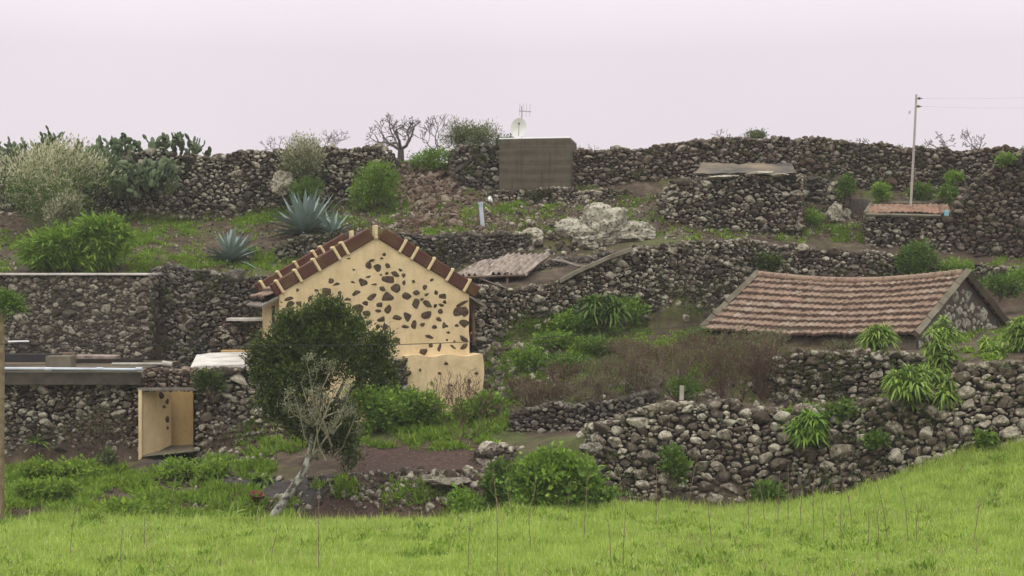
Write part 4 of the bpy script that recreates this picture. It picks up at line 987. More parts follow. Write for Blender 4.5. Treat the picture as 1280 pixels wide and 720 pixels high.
def boulder(px, py, Y, w, h, label, seed, d=None, mat=None):
    r = np.random.default_rng(seed)
    bm = bmesh.new(); bmesh.ops.create_icosphere(bm, subdivisions=5, radius=1); v = np.array([q.co[:] for q in bm.verts]); f = np.array([[q.index for q in fc.verts] for fc in bm.faces]); bm.free()
    n = r.normal(size=(18, 3)); n /= np.linalg.norm(n, axis=1)[:, None]; dd = r.uniform(.6, 1, 18); dots = v @ n.T
    rad = np.where(dots > .05, dd / np.maximum(dots, .05), 9).min(1); rad = np.minimum(rad, 1.15)
    for q, p in enumerate(v):
        rad[q] *= 1 + .18 * mnoise.fractal(Vector(p * 2.2 + seed), .8, 2.2, 5)
    v = v * rad[:, None]; s = Y / F
    v = v * np.array([w * s / 2, (d or w * .7) * s / 2, h * s / 2])
    mb = MB(); mb.add(v, f); c = P(px, py, Y); c[2] = P(px, py, Y)[2]
    o = mb.build('boulder', M['boulder' if seed <= 4 else 'stone' if seed < 8 else 'stone_dark']); o.location = c; return tag(o, label, 'boulder', 'pale boulders on the slope')
boulder(755, 288, 50.2, 80, 58, 'largest pale rounded boulder in the boulder group above the sloping wall', 1)
boulder(720, 290, 50.0, 52, 42, 'pale boulder at the left end of the boulder group', 2)
boulder(792, 294, 49.9, 60, 38, 'low flat boulder at the right end of the boulder group', 3)
boulder(735, 304, 49.6, 44, 22, 'small low boulder in front of the boulder group', 4)
boulder(658, 302, 49.8, 40, 34, 'mossy brown boulder by the end of the low dark terrace wall', 5)
boulder(355, 228, 53.4, 34, 34, 'grey boulder at the foot of the left skyline wall', 6)
boulder(1041, 268, 51.6, 22, 26, 'rounded grey boulder against the narrow stone pier', 7)
boulder(615, 588, 35.0, 36, 14, 'flat mossy slab rock in the wall corner beside the soil bed', 8)
boulder(560, 602, 34.5, 52, 12, 'long flat mossy rock at the front edge of the soil bed', 9)
boulder(740, 562, 33.55, 26, 20, 'pale block at the left end of the big leaning wall', 10)

# ---- path from the doorway
pc = [(205, 576), (225, 584), (255, 595), (290, 604), (330, 609), (370, 614), (405, 622)]
pts = np.array([P(px, py, 1) for px, py in pc]); hp = np.array([hit(px, py)[0] for px, py in pc])
t = np.linspace(0, 1, 60); q = np.stack([np.interp(t, np.linspace(0, 1, len(hp)), hp[:, k]) for k in range(3)], 1)
for _ in range(6): q[1:-1] = (q[:-2] + 2 * q[1:-1] + q[2:]) / 4
g = []
for k in range(60):
    row = []
    for w in np.linspace(-.5, .5, 9):
        tg = q[min(k + 1, 59)] - q[max(k - 1, 0)]; nn = np.array([-tg[1], tg[0], 0]); nn /= np.linalg.norm(nn)
        ww = w * (1 + .35 * math.sin(k * .7))
        p = q[k] + nn * ww; p[2] = gz(p[0], p[1]) + .035 - .03 * abs(w * 2) ** 4; row.append(p)
    g.append(row)
mb = MB(); mb.grid(np.array(g), 0, True, True); tag(mb.build('path', plain_mat('dark_cinder_path', (.028, .024, .024), (.06, .052, .05), 6, .9, .7, 20)), kind='structure')

# ------------------------------------------------------------------ plants
def unit(v): return v / (np.linalg.norm(v, axis=-1, keepdims=True) + 1e-9)
def leaf_quads(mb, c, d, nrm, ln, wd, mat=0, fold=.25):
    """folded rhombus leaves: c base points, d directions, nrm leaf normals"""
    n = len(c); d = unit(d); s = unit(np.cross(d, nrm)); nn = np.cross(s, d)
    ln = np.broadcast_to(ln, (n,))[:, None]; wd = np.broadcast_to(wd, (n,))[:, None]
    v = np.stack([c, c + d * ln * .45 + s * wd * .5 + nn * wd * fold, c + d * ln, c + d * ln * .45 - s * wd * .5 + nn * wd * fold], 1)
    k = np.arange(n)[:, None] * 4
    f = np.concatenate([k + np.array([[0, 1, 2]]), k + np.array([[0, 2, 3]])])
    mb.add(v.reshape(-1, 3), f, mat)
def strap_leaves(mb, c, d, ln, wd, droop, mat=0, seg=4, keel=.15, taper=.5):
    """curved lance leaves as strips"""
    n = len(c); d = unit(d); side = unit(np.cross(d, np.array([0, 0, 1.0]) + 1e-3)); ln = np.broadcast_to(ln, (n,)); wd = np.broadcast_to(wd, (n,)); droop = np.broadcast_to(droop, (n,))
    t = np.linspace(0, 1, seg + 1); prof = np.where(t < taper, .55 + .45 * t / taper, 1 - ((t - taper) / (1 - taper)) ** 1.4); prof[-1] = .03
    p = c[:, None] + d[:, None] * (t[None, :, None] * ln[:, None, None]); p[..., 2] -= droop[:, None] * ln[:, None] * t[None] ** 2
    off = side[:, None] * (wd[:, None, None] * .5 * prof[None, :, None])
    dn = np.array([0, 0, 1.0]) * (wd[:, None, None] * keel * prof[None, :, None])
    v = np.stack([p - off + dn, p, p + off + dn], 2)             # n, seg+1, 3, 3
    nv = (seg + 1) * 3; k = (np.arange(n) * nv)[:, None, None]
    f = []
    for i in range(seg):
        for j in range(2): f.append([i * 3 + j, i * 3 + j + 1, (i + 1) * 3 + j + 1, (i + 1) * 3 + j])
    mb.add(v.reshape(-1, 3), (np.array(f)[None] + k).reshape(-1, 4), mat, True)
def rand_dirs(r, n, up=0.0):
    d = r.normal(size=(n, 3)); d[:, 2] += up; return unit(d)
def blob_points(r, n, rad, lumps=9, inner=.35):
    """clump centres over several overlapping lobes, so the outline is uneven and the lobes shade one another"""
    ld = rand_dirs(r, lumps, .15); lr = r.uniform(.24, .56, lumps); lc = ld * (1.02 - lr)[:, None] * (r.uniform(.35, 1, lumps) ** .5)[:, None]
    pr = lr ** 2 / (lr ** 2).sum(); k = r.choice(lumps, n, p=pr)
    d = rand_dirs(r, n, .25); rr = r.uniform(inner ** 3, 1, n) ** (1 / 3)
    rr = np.where(r.uniform(0, 1, n) < .07, r.uniform(1.02, 1.28, n), rr)
    return (lc[k] + d * (rr * lr[k])[:, None]) * np.asarray(rad) * 1.1, unit(d + ld[k] * .5)
def branches(mb, r, base, dirv, ln, rad, depth, spread=.6, up=.15, mat=0, kids=(2, 4), shrink=.68, sides=5, tips=None, wig=.15, minr=.004):
    n = 4; pts = [np.array(base, float)]; d = unit(np.array(dirv, float))
    for k in range(n):
        d = unit(d + r.normal(0, wig, 3) + np.array([0, 0, up * .25])); pts.append(pts[-1] + d * ln / n)
    mb.tube(pts, np.linspace(rad, max(minr, rad * .6), n + 1), sides if rad > .02 else 3, mat, cap=False)
    if depth == 0:
        if tips is not None: tips.append(pts[-1])
        return
    for k in range(r.integers(kids[0], kids[1] + 1)):
        nd = unit(d + r.normal(0, spread, 3) + np.array([0, 0, up])); b = pts[-1] if k < 2 else pts[r.integers(2, n + 1)]
        branches(mb, r, b, nd, ln * shrink * r.uniform(.75, 1.2), max(minr, rad * .6), depth - 1, spread, up, mat, kids, shrink, sides, tips, wig, minr)
SEED = [1000]
def plant_base(px, py, Y, name, label, cat, group=None):
    SEED[0] += 1
    if Y is None: p = hit(px, py)[0]
    else: p = P(px, py, Y)
    return tag(empty(name, tuple(p), 0), label, cat, group), p, np.random.default_rng(SEED[0]), p[1] / F
def stems(r, o, w, h, n=6, mat='twig_brown', rad=.018):
    mb = MB()
    for k in range(n):
        e = np.array([r.uniform(-.6, .6) * w / 2, r.uniform(-.5, .5) * w / 2, h * r.uniform(.5, .8)])
        mb.tube([(r.normal(0, .03), r.normal(0, .03), -.15), e * .5 + [r.normal(0, .04), 0, .05], e], [rad, rad * .8, rad * .4], 4)
    mb.build('stem', M[mat], o)
def shrub(px, py, Y, wpx, hpx, mat, label, cat='shrub', name='shrub', leaf=(.075, .04), dens=1.0, group='shrubs on the slope', depth=.8, narrow=False, blossom=None, lumps=13, hang=0.0, extra=None):
    """py is the foot of the shrub"""
    o, p, r, s = plant_base(px, py, Y, name, label, cat, group)
    w, h = wpx * s, hpx * s
    nc = int(np.clip(70 * dens * w * h, 24, 600)); per = 26
    cc, dd = blob_points(r, nc, (w / 2, w / 2 * depth, h / 2), lumps); cc[:, 2] += h * .5
    cr = .16 * (w * h) ** .25
    k = nc * per; c = np.repeat(cc, per, 0) + r.normal(0, cr * .55, (k, 3)); out_ = np.repeat(dd, per, 0)
    c[:, 2] = np.maximum(c[:, 2], -.05)
    d = unit(out_ * (1.2 if narrow else .6) + r.normal(0, .6, (k, 3)) + [0, 0, .3 - hang]); nrm = unit(r.normal(0, .55, (k, 3)) + [0, -.15, 1])
    sc = np.exp(r.normal(0, .25, k))
    mb = MB(); sel = np.ones(k, bool)
    if blossom: sel = ~((out_[:, 2] + .35 * (np.linalg.norm(c / [w / 2, w / 2 * depth, h / 2] - [0, 0, 1], axis=1) - .6) > .05 + r.normal(0, .3, k)) & (r.uniform(0, 1, k) < blossom))
    leaf_quads(mb, c[sel], d[sel], nrm[sel], leaf[0] * sc[sel], leaf[1] * sc[sel])
    mb.build('foliage', M[mat], o)
    if blossom:
        b = MB(); leaf_quads(b, c[~sel], unit(d[~sel] + [0, 0, .5]), nrm[~sel], leaf[0] * 1.15 * sc[~sel], leaf[1] * sc[~sel]); b.build('blossom', M['blossom'], o)
    stems(r, o, w, h)
    return o
def rosette_shrub(px, py, Y, wpx, hpx, label, heads=10, mat='leaf_echium', ln=.31, wd=.052, cat='shrub', name='lance_leaf_shrub', group='lance leaved shrubs', nl=30):
    o, p, r, s = plant_base(px, py, Y, name, label, cat, group); w, h = wpx * s, hpx * s
    heads = int(heads * 2.8); cc, dd = blob_points(r, heads, (w / 2 * .95, w / 2 * .7, h / 2 * .95), 8, .2); cc[:, 2] += h * .5
    mb = MB()
    for q in cc:
        n = nl + 8; az = r.uniform(0, 2 * math.pi, n); el = r.uniform(-.2, 1.35, n)
        d = np.stack([np.cos(az) * np.cos(el), np.sin(az) * np.cos(el), np.sin(el)], 1)
        strap_leaves(mb, np.repeat(q[None], n, 0) + d * .03, d, ln * r.uniform(.65, 1.1, n), wd * r.uniform(.8, 1.2, n), r.uniform(.35, .8, n))
    mb.build('foliage', M[mat], o)
    b = MB()
    for q in cc[::4]: b.tube([(r.normal(0, .04), 0, -.2), q * [.6, .6, .5], q], [.022, .018, .012], 5)
    b.build('stem', M['bark'], o)
    return o
def tuft(px, py, Y, label, n=16, ln=.55, wd=.08, mat='leaf_bright', droop=.6, cat='plant', name='leafy_plant', group=None, el=(.15, 1.4)):
    o, p, r, s = plant_base(px, py, Y, name, label, cat, group)
    az = r.uniform(0, 2 * math.pi, n); e = r.uniform(*el, n)
    d = np.stack([np.cos(az) * np.cos(e), np.sin(az) * np.cos(e), np.sin(e)], 1)
    mb = MB(); strap_leaves(mb, d * .03, d, ln * r.uniform(.6, 1.1, n), wd * r.uniform(.8, 1.2, n), droop * r.uniform(.6, 1.2, n), seg=6)
    mb.build('foliage', M[mat], o)
    b = MB(); b.tube([(0, 0, -.15), (0, 0, .06)], [.04, .03], 6); b.build('stem', M['bark'], o)
    return o
def dry_shrub(px, py, Y, wpx, hpx, label, mat='twig_brown', n=34, leaves=0, leafmat='weed_dry', group='dry twiggy shrubs', depth=2):
    o, p, r, s = plant_base(px, py, Y, 'dry_shrub', label, 'shrub', group); w, h = wpx * s, hpx * s
    mb = MB(); tips = []
    for k in range(n):
        az = r.uniform(0, 2 * math.pi); lean = r.uniform(0, 1) ** .6
        e = np.array([math.cos(az) * lean * w / 2, math.sin(az) * lean * w / 2 * .7, h * (1.05 - .35 * lean)])
        branches(mb, r, e * [.15, .15, -.05], e, np.linalg.norm(e) * .52, .011, depth, .5, .25, kids=(2, 4), shrink=.6, tips=tips, minr=.0055)
    mb.build('twig', M[mat], o)
    if leaves:
        t = np.array(tips); k = r.integers(0, len(t), leaves); c = t[k] + r.normal(0, .06, (leaves, 3))
        b = MB(); leaf_quads(b, c, rand_dirs(r, leaves, .4), rand_dirs(r, leaves, .6), .06 * np.exp(r.normal(0, .3, leaves)), .028); b.build('foliage', M[leafmat], o)
    return o
def bare_tree(px, py, Y, hpx, label, trunk=.14, depth=5, spread=.62, mat='twig_grey', lean=(0, 0), name='bare_tree', cat='tree', group='bare trees on the skyline', stemfrac=.3, kids=(2, 3), up=.12, minr=.009):
    o, p, r, s = plant_base(px, py, Y, name, label, cat, group); h = hpx * s
    mb = MB(); top = np.array([lean[0], lean[1], h * stemfrac])
    mb.tube([(0, 0, -.5), top * .5, top], [trunk * 1.15, trunk, trunk * .85], 8); mb.build('trunk', M['bark'], o)
    b = MB()
    for k in range(4):
        az = k * 1.57 + r.uniform(-.4, .4); d = np.array([math.cos(az) * .9, math.sin(az) * .6, .55 + r.uniform(-.2, .2)])
        branches(b, r, top - [0, 0, .03], d, h * .30, trunk * .6, depth - 1, spread, up, kids=kids, shrink=.74, minr=minr, wig=.22)
    b.build('crown', M[mat], o)
    return o
def agave(px, py, Y, wpx, label, n=34, up=0.0):
    o, p, r, s = plant_base(px, py, Y, 'agave', label, 'agave', 'blue agaves on the terrace'); L_ = wpx * s / 2
    k = np.arange(n); az = k * 2.39996; e = np.interp(k / n, [0, 1], [-.02, 1.25]) + r.normal(0, .09, n)
    d = np.stack([np.cos(az) * np.cos(e), np.sin(az) * np.cos(e), np.sin(e)], 1)
    ln = L_ * r.uniform(.85, 1.08, n) * np.interp(e, [0, 1.4], [1.0, 1.15])
    for q in range(n):
        mb = MB(); strap_leaves(mb, (d[q] * .06)[None], d[q][None], ln[q], L_ * .175, r.uniform(-.12, .26) * (1 if e[q] < .9 else .3), seg=7, keel=.3, taper=.35)
        lo = mb.build('leaf', M['agave'], o)
    b = MB(); b.tube([(0, 0, -.15), (0, 0, .25)], [.16, .08], 8); b.build('stem', M['bark'], o)
    return o
def cactus(px, py, Y, wpx, hpx, label, n=60):
    o, p, r, s = plant_base(px, py, Y, 'prickly_pear', label, 'cactus', 'prickly pear cacti along the skyline wall'); w, h = wpx * s, hpx * s
    mb = MB()
    bm = bmesh.new(); bmesh.ops.create_uvsphere(bm, u_segments=10, v_segments=7, radius=1); bmesh.ops.triangulate(bm, faces=bm.faces[:]); bm.verts.index_update()
    sv = np.array([q.co[:] for q in bm.verts]); sf = np.array([[q.index for q in fc.verts] for fc in bm.faces]); bm.free()
    ends = []
    for k in range(max(5, n // 12)): ends.append((np.array([r.uniform(-.5, .5) * w * .8, r.uniform(-.4, .4) * min(w, 1.6), -.1]), np.array([r.normal(0, .3), r.normal(0, .2), 1.0])))
    cnt = 0
    while ends and cnt < n:
        b, d = ends.pop(r.integers(0, len(ends))); d = unit(d); ln = r.uniform(.2, .34) ; nn = unit(np.cross(d, rand_dirs(r, 1)[0])); sd = np.cross(d, nn)
        tip = b + d * ln
        if len(ends) < 3: ends.append((np.array([r.uniform(-.5, .5) * w, r.uniform(-.4, .4) * min(w, 1.6), r.uniform(-.1, h * .5)]), np.array([r.normal(0, .3), r.normal(0, .2), 1.0])))
        if tip[2] > h * (1.0 if abs(tip[0]) < w * .3 else .8) * r.uniform(.8, 1.05) or abs(tip[0]) > w * .62: 
            cnt += .05; continue
        mb.add(b + d * ln * .5 + (sv[:, :1] * sd * ln * .30 + sv[:, 1:2] * nn * .028 + sv[:, 2:3] * d * ln * .53), sf, 0, True); cnt += 1
        for q in range(r.integers(1, 4)): ends.append((tip - d * .02 + sd * r.normal(0, .04), d * .6 + sd * r.normal(0, .55) + rand_dirs(r, 1)[0] * .35 + [0, 0, .35]))
    mb.build('crown', M['cactus'], o)
    return o

# -- skyline and upper slope
for k, (px, py, Y, w, h, lab) in enumerate([
    (20, 212, 54.9, 60, 40, 'prickly pear cactus at the far left end of the skyline wall'),
    (70, 212, 54.9, 60, 52, 'tall prickly pear cactus rising behind the white blossoming bush'),
    (132, 214, 54.6, 70, 46, 'prickly pear cactus right of the white blossoming bush'),
    (172, 212, 54.8, 60, 48, 'tallest middle prickly pear cactus on the left skyline'),
    (222, 206, 54.9, 60, 42, 'prickly pear cactus at the right end of the cactus thicket'),
    (200, 232, 53.5, 60, 40, 'prickly pear cactus sprawling over the wall below the cactus thicket'),
    (128, 236, 53.5, 60, 52, 'prickly pear cactus pressed against the right side of the white blossoming bush'),
    (158, 245, 53.4, 56, 48, 'prickly pear cactus hanging down the front of the left skyline wall')]):
    cactus(px, py, Y, w, h, lab, n=int(w * 3.2))
shrub(75, 292, 51.6, 165, 122, 'leaf_mid', 'big round bush covered in cream white blossom at the upper left', 'bush', 'blossoming_bush', (.12, .034), 1.7, None, .8, True, .66, 16)
shrub(76, 308, 49.8, 46, 72, 'leaf_olive', 'small thin stemmed sapling in front of the white blossoming bush', 'sapling', 'sapling', (.10, .026), 1.2, None, .8, True, .4, 7)
shrub(76, 342, None, 90, 50, 'leaf_bright', 'bright lance leaved shrub on the slope above the slab roof, left one of two', dens=2.0, leaf=(.24, .06), hang=.55, group='lance leaved shrubs', lumps=10)
shrub(124, 340, None, 88, 62, 'leaf_bright', 'bright lance leaved shrub on the slope above the slab roof, right one of two', dens=2.0, leaf=(.24, .06), hang=.55, group='lance leaved shrubs', lumps=10)
tuft(212, 244, 53.3, 'small grey green yucca like plant at the foot of the left skyline wall', 30, .75, .05, 'leaf_olive', .3)
agave(288, 328, None, 80, 'smaller spiky blue agave left of the yellow house roof', 54)
agave(382, 293, None, 104, 'larger spiky blue agave above the yellow house roof', 60)
agave(415, 295, None, 66, 'young pale agave touching the right side of the larger agave', 26)
shrub(378, 226, 53.4, 60, 54, 'leaf_olive', 'pale cream flowering shrub growing against the left skyline wall', 'shrub', 'shrub', (.09, .026), 1.2, 'shrubs along the skyline', .6, True, .5)
shrub(385, 258, 52.6, 52, 38, 'leaf_mid', 'low round green shrub below the cream flowering shrub', dens=1.0, group='shrubs along the skyline')
shrub(466, 258, 52.8, 64, 54, 'leaf_bright', 'bright green bushy shrub left of the collapsed gap', dens=1.3, group='shrubs along the skyline', hang=.5, leaf=(.11, .035))
shrub(596, 196, 56.2, 84, 46, 'leaf_olive', 'olive green dome shaped bush on the skyline left of the concrete tank', 'bush', 'bush', (.10, .026), 1.3, 'shrubs along the skyline', .8, True)
shrub(632, 190, 56.4, 30, 20, 'leaf_dark', 'little dark bush touching the left edge of the concrete tank', 'bush', 'bush', dens=1.4, group='shrubs along the skyline')
shrub(545, 212, 55.4, 70, 24, 'leaf_bright', 'low bright green shrub filling the collapsed gap', dens=1.3, group='shrubs along the skyline')
bare_tree(501, 206, 56, 60, 'dark spreading bare tree standing in the collapsed gap', .13, 6, .6, 'twig_grey', stemfrac=.34, up=.06, kids=(2, 3))
bare_tree(548, 206, 57, 58, 'slender bare tree between the spreading bare tree and the olive bush', .05, 5, .42, 'twig_grey', stemfrac=.3, up=.35)
bare_tree(352, 196, 56, 36, 'thin bare bush poking above the wall left of the cream flowering shrub', .03, 5, .5, 'twig_grey', stemfrac=.15, minr=.006)
bare_tree(414, 192, 56, 36, 'wispy bare bush poking above the wall right of the cream flowering shrub', .03, 5, .5, 'twig_grey', stemfrac=.15, minr=.006)
bare_tree(1176, 194, 56.5, 34, 'low bare tree on the skyline just right of the utility pole', .05, 5, .6, 'twig_grey', stemfrac=.2)
bare_tree(1222, 196, 56.5, 36, 'low bare tree on the skyline furthest right of the utility pole', .05, 5, .5, 'twig_grey', stemfrac=.2)
bare_tree(905, 184, 56.2, 32, 'wispy bare bush above the tarred roof hut', .03, 4, .5, 'twig_grey', stemfrac=.2, minr=.006)
bare_tree(735, 198, 56, 26, 'wispy bare bush just right of the concrete tank', .025, 4, .5, 'twig_grey', stemfrac=.2, minr=.006)
shrub(945, 180, 55.4, 40, 16, 'leaf_olive', 'small grey green bush on the wall above the tarred roof hut', dens=1.2, group='shrubs along the skyline')
# -- upper right
for px, py, Y, w, h, mt, lab in [
    (1101, 252, 52.6, 30, 22, 'leaf_bright', 'round bright shrub left of the utility pole foot'),
    (1152, 252, 52.9, 34, 22, 'leaf_mid', 'shrub just right of the utility pole foot'),
    (1192, 236, 53.2, 20, 20, 'leaf_bright', 'tiny bright shrub halfway up the right skyline wall'),
    (1184, 256, 52.4, 24, 22, 'leaf_mid', 'small shrub between the small tiled shed and the brown ruined wall'),
    (1256, 208, 50.6, 24, 14, 'leaf_lime', 'lime green tuft on the sloping top of the brown ruined wall'),
    (1058, 252, 52.0, 20, 34, 'leaf_mid', 'hanging green shrub on the narrow stone pier'),
    (1012, 282, 51.5, 34, 18, 'leaf_bright', 'low green shrub in the dark gap right of the tarred roof hut'),
    (962, 342, 47.8, 34, 26, 'leaf_dark', 'dark green shrub hanging above the left verge of the long tiled cottage'),
    (1145, 348, 48.3, 50, 44, 'leaf_mid', 'leafy shrub behind the ridge of the long tiled cottage'),
    (1190, 348, 48.3, 50, 22, 'leaf_bright', 'low bright shrub behind the right end of the cottage ridge'),
    (1250, 372, 46.0, 60, 26, 'leaf_mid', 'green shrub behind the right gable of the long tiled cottage'),
    (1288, 360, 46.5, 60, 24, 'leaf_lime', 'lime shrub at the right edge above the cottage gable')]:
    shrub(px, py, Y, w, h, mt, lab, dens=1.4, leaf=(.09, .055), group='small shrubs among the upper walls')
# -- middle slope
rosette_shrub(750, 420, 44.2, 56, 52, 'dark drooping lance leaved shrub on the green slope below the high wall', 12, 'leaf_mid', .55, .06)
for px, py, Y, w, h, lab in [(690, 440, None, 60, 26, 'creeping leafy weed at the left of the green slope patch'), (720, 420, None, 60, 32, 'creeping leafy weed in the middle of the green slope patch'), (785, 408, None, 50, 34, 'creeping leafy weed right of the drooping shrub'), (660, 465, None, 46, 30, 'creeping leafy weed lowest on the green slope patch'), (700, 465, None, 70, 22, 'low leafy weed under the green slope patch'), (745, 445, None, 60, 26, 'leafy weed just below the drooping shrub')]:
    shrub(px, py, Y, w, h * .9, ['leaf_bright', 'leaf_mid', 'leaf_bright'][int(px) % 3], lab, 'creeper', 'creeper', (.085, .065), .9, 'creeping weeds below the high wall', .9, lumps=9)
dl_ = [(690, 520, None, 84, 48), (742, 520, None, 80, 58), (790, 505, None, 90, 70), (850, 498, None, 90, 76), (905, 500, None, 90, 84), (955, 500, None, 70, 80), (1000, 466, 38.6, 70, 34), (1050, 450, 38.8, 60, 22), (800, 470, None, 70, 50), (870, 455, None, 70, 42), (930, 455, None, 70, 46), (665, 515, None, 60, 40)]
dl_ += [(710, 490, None, 70, 40), (760, 485, None, 70, 44), (830, 480, None, 80, 56), (890, 470, None, 80, 56), (960, 448, 39.8, 70, 36), (650, 500, None, 50, 30), (780, 455, None, 60, 34), (940, 480, None, 80, 60)]
dlab = ['brown twiggy shrub on the low dark wall, second from its left end', 'brown twiggy shrub on the right end of the low dark wall', 'greyish twiggy shrub above the left end of the big leaning wall', 'tall brown twiggy shrub above the middle of the big leaning wall', 'tallest reddish twiggy shrub left of the low dark cottage wall', 'reddish twiggy shrub touching the left end of the low cottage wall', 'brown twiggy shrub growing behind the low cottage wall', 'brown twiggy shrub against the cottage front wall', 'small brown twiggy shrub below the drooping shrub', 'small brown twiggy shrub left of the cottage eave', 'brown twiggy shrub under the left corner of the cottage eave', 'brown twiggy shrub at the left end of the low dark wall', 'grey brown scrub bush behind the left part of the low dark wall', 'grey brown scrub bush behind the right part of the low dark wall', 'grey brown scrub bush midway between the drooping shrub and the big leaning wall', 'grey brown scrub bush in front of the tallest shrub under the cottage eave', 'brown scrub bush against the left half of the cottage front wall', 'small scrub bush on the rocky slope right of the yellow plinth', 'small scrub bush on the bare soil right below the drooping shrub', 'wide grey scrub bush behind the left end of the low cottage wall']
for q, ((px, py, Y, w, h), lab) in enumerate(zip(dl_, dlab)): dry_shrub(px, py, Y, w, h, lab, ['twig_brown', 'twig_scrub', 'twig_brown', 'twig_scrub', 'twig_brown'][q % 5], n=30, leaves=420, leafmat=['weed_dry', 'leaf_olive', 'weed_dry'][q % 3])
dry_shrub(820, 502, None, 80, 50, 'pale lichened twiggy shrub between the brown shrubs', 'twig_pale', 20, 200, 'leaf_olive')
shrub(805, 490, None, 50, 26, 'leaf_olive', 'rounded olive shrub among the brown twiggy shrubs', dens=1.2)
shrub(870, 440, None, 44, 30, 'leaf_mid', 'green shrub at the foot of the high wall left of the cottage', dens=1.0)
shrub(845, 500, 36.2, 60, 26, 'leaf_mid', 'green shrub just behind the crest of the big leaning wall', dens=1.0)
# -- lance leaved shrubs round the cottage
rosette_shrub(1098, 446, 37.2, 50, 34, 'small light green lance leaved shrub in front of the cottage wall', 9, ln=.4)
rosette_shrub(1166, 476, 36.0, 62, 58, 'light green lance leaved shrub at the cottage gable corner, upper middle of the tall clump', 12)
rosette_shrub(1180, 434, 37.4, 34, 34, 'small lance leaved shrub against the cottage gable wall', 7)
rosette_shrub(1134, 528, 33.5, 66, 74, 'large lance leaved shrub spilling over the big wall, left of the pair', 16, ln=.40)
rosette_shrub(1172, 522, 33.6, 56, 66, 'large lance leaved shrub spilling over the big wall, right of the pair', 13, ln=.40)
rosette_shrub(1276, 444, 36.4, 46, 54, 'lance leaved shrub at the right edge beside the cottage gable', 10)
rosette_shrub(1238, 452, 36.0, 34, 30, 'smallest lance leaved shrub on top of the right end of the big wall', 5)
rosette_shrub(1008, 554, 33.7, 66, 40, 'yellow green lance leaved shrub hanging on the big wall face', 9, 'leaf_lime', .36, .045)
for px, py, Y, w, h, mt, lab in [(1050, 530, 34.0, 70, 22, 'leaf_mid', 'green creeper along the upper face of the big wall'), (1100, 535, 33.9, 50, 26, 'leaf_mid', 'green creeper below the large lance leaved pair'), (840, 600, 33.3, 40, 36, 'leaf_mid', 'green weed clinging low on the left part of the big wall'), (960, 640, 32.9, 46, 34, 'leaf_mid', 'leafy weed at the foot of the big wall where the field starts to rise'), (1230, 560, 32.4, 30, 16, 'leaf_bright', 'small weed at the foot of the right end of the big wall'), (1095, 560, 33.2, 26, 18, 'leaf_mid', 'small weed in the middle face of the big wall')]:
    shrub(px, py, Y, w, h, mt, lab, 'creeper', 'creeper', (.10, .07), 1.3, 'creepers on the big leaning wall', .5)
# -- front
shrub(690, 648, 33.0, 116, 80, 'leaf_bright', 'dense rounded bright green creeper bush at the foot of the big leaning wall', 'bush', 'creeper_bush', (.11, .095), 3.2, None, .7, lumps=16)
shrub(750, 646, 32.9, 50, 36, 'leaf_mid', 'low dark green skirt of leaves right of the creeper bush', 'bush', 'bush', (.11, .09), 1.6, None, .7)
shrub(624, 640, 33.6, 40, 60, 'leaf_mid', 'leafy climber on the rocky wall corner left of the creeper bush', 'bush', 'bush', (.10, .07), 1.4, None, .6)
shrub(585, 648, 33.3, 56, 30, 'leaf_lime', 'low lime green weed below the rocky wall corner', 'weed', 'weed', (.09, .05), 1.4, None, .7)
bare_tree(574, 562, 37.8, 100, 'small bare reddish shrub in front of the yellow house plinth', .04, 6, .42, 'twig_brown', stemfrac=.08, name='bare_shrub', cat='shrub', group=None, kids=(2, 3), up=.4, minr=.005)
for px, py, w, h, lab in [(470, 540, 80, 60, 'leafy green bush beside the dark tree crown'), (520, 535, 70, 46, 'leafy green bush left of the yellow plinth'), (600, 530, 60, 34, 'leafy green bush at the right foot of the yellow plinth')]:
    shrub(px, py, None, w, h, 'leaf_bright', lab, 'bush', 'bush', (.11, .06), 1.4, 'bushes at the foot of the yellow house', .8)
shrub(262, 490, 39.6, 46, 26, 'leaf_dark', 'dark green creeper hanging on the wall right of the doorway', 'creeper', 'creeper', (.08, .06), 1.6, None, .5)
dry_shrub(122, 578, None, 70, 76, 'sparse olive twiggy shrub against the outbuilding wall', 'twig_brown', 22, 900, 'leaf_olive', None)
tuft(45, 555, 39.7, 'small drooping green plant growing from the outbuilding wall', 26, .5, .06, 'leaf_bright')
shrub(135, 588, None, 22, 26, 'leaf_olive', 'small round olive bush beside the path', dens=2)
tuft(285, 654, 32.6, 'broad leaved green plant at the edge of the field beside the leaning tree', 30, .75, .10, 'leaf_bright', .7)
tuft(330, 604, None, 'dark broad leaved plant beside the path below the tree', 20, .75, .14, 'leaf_mid', .9)
tuft(1290, 600, None, 'dummy', 2) if False else None
for px, py, w, h, lab in [(45, 605, 60, 26, 'leafy weed clump at the left beside the outbuilding'), (95, 602, 70, 24, 'leafy weed clump in front of the olive twiggy shrub'), (225, 600, 60, 22, 'leafy weed clump right of the path mouth'), (265, 600, 60, 20, 'leafy weed clump along the right side of the path'), (60, 625, 80, 22, 'low weed clump on the bank nearest the wooden pole'), (160, 650, 90, 20, 'low dark weed clump along the field edge')]:
    shrub(px, py, None, w, h, 'weed', lab, 'weed', 'weed', (.10, .06), 1.5, 'weed clumps below the outbuilding', .9)

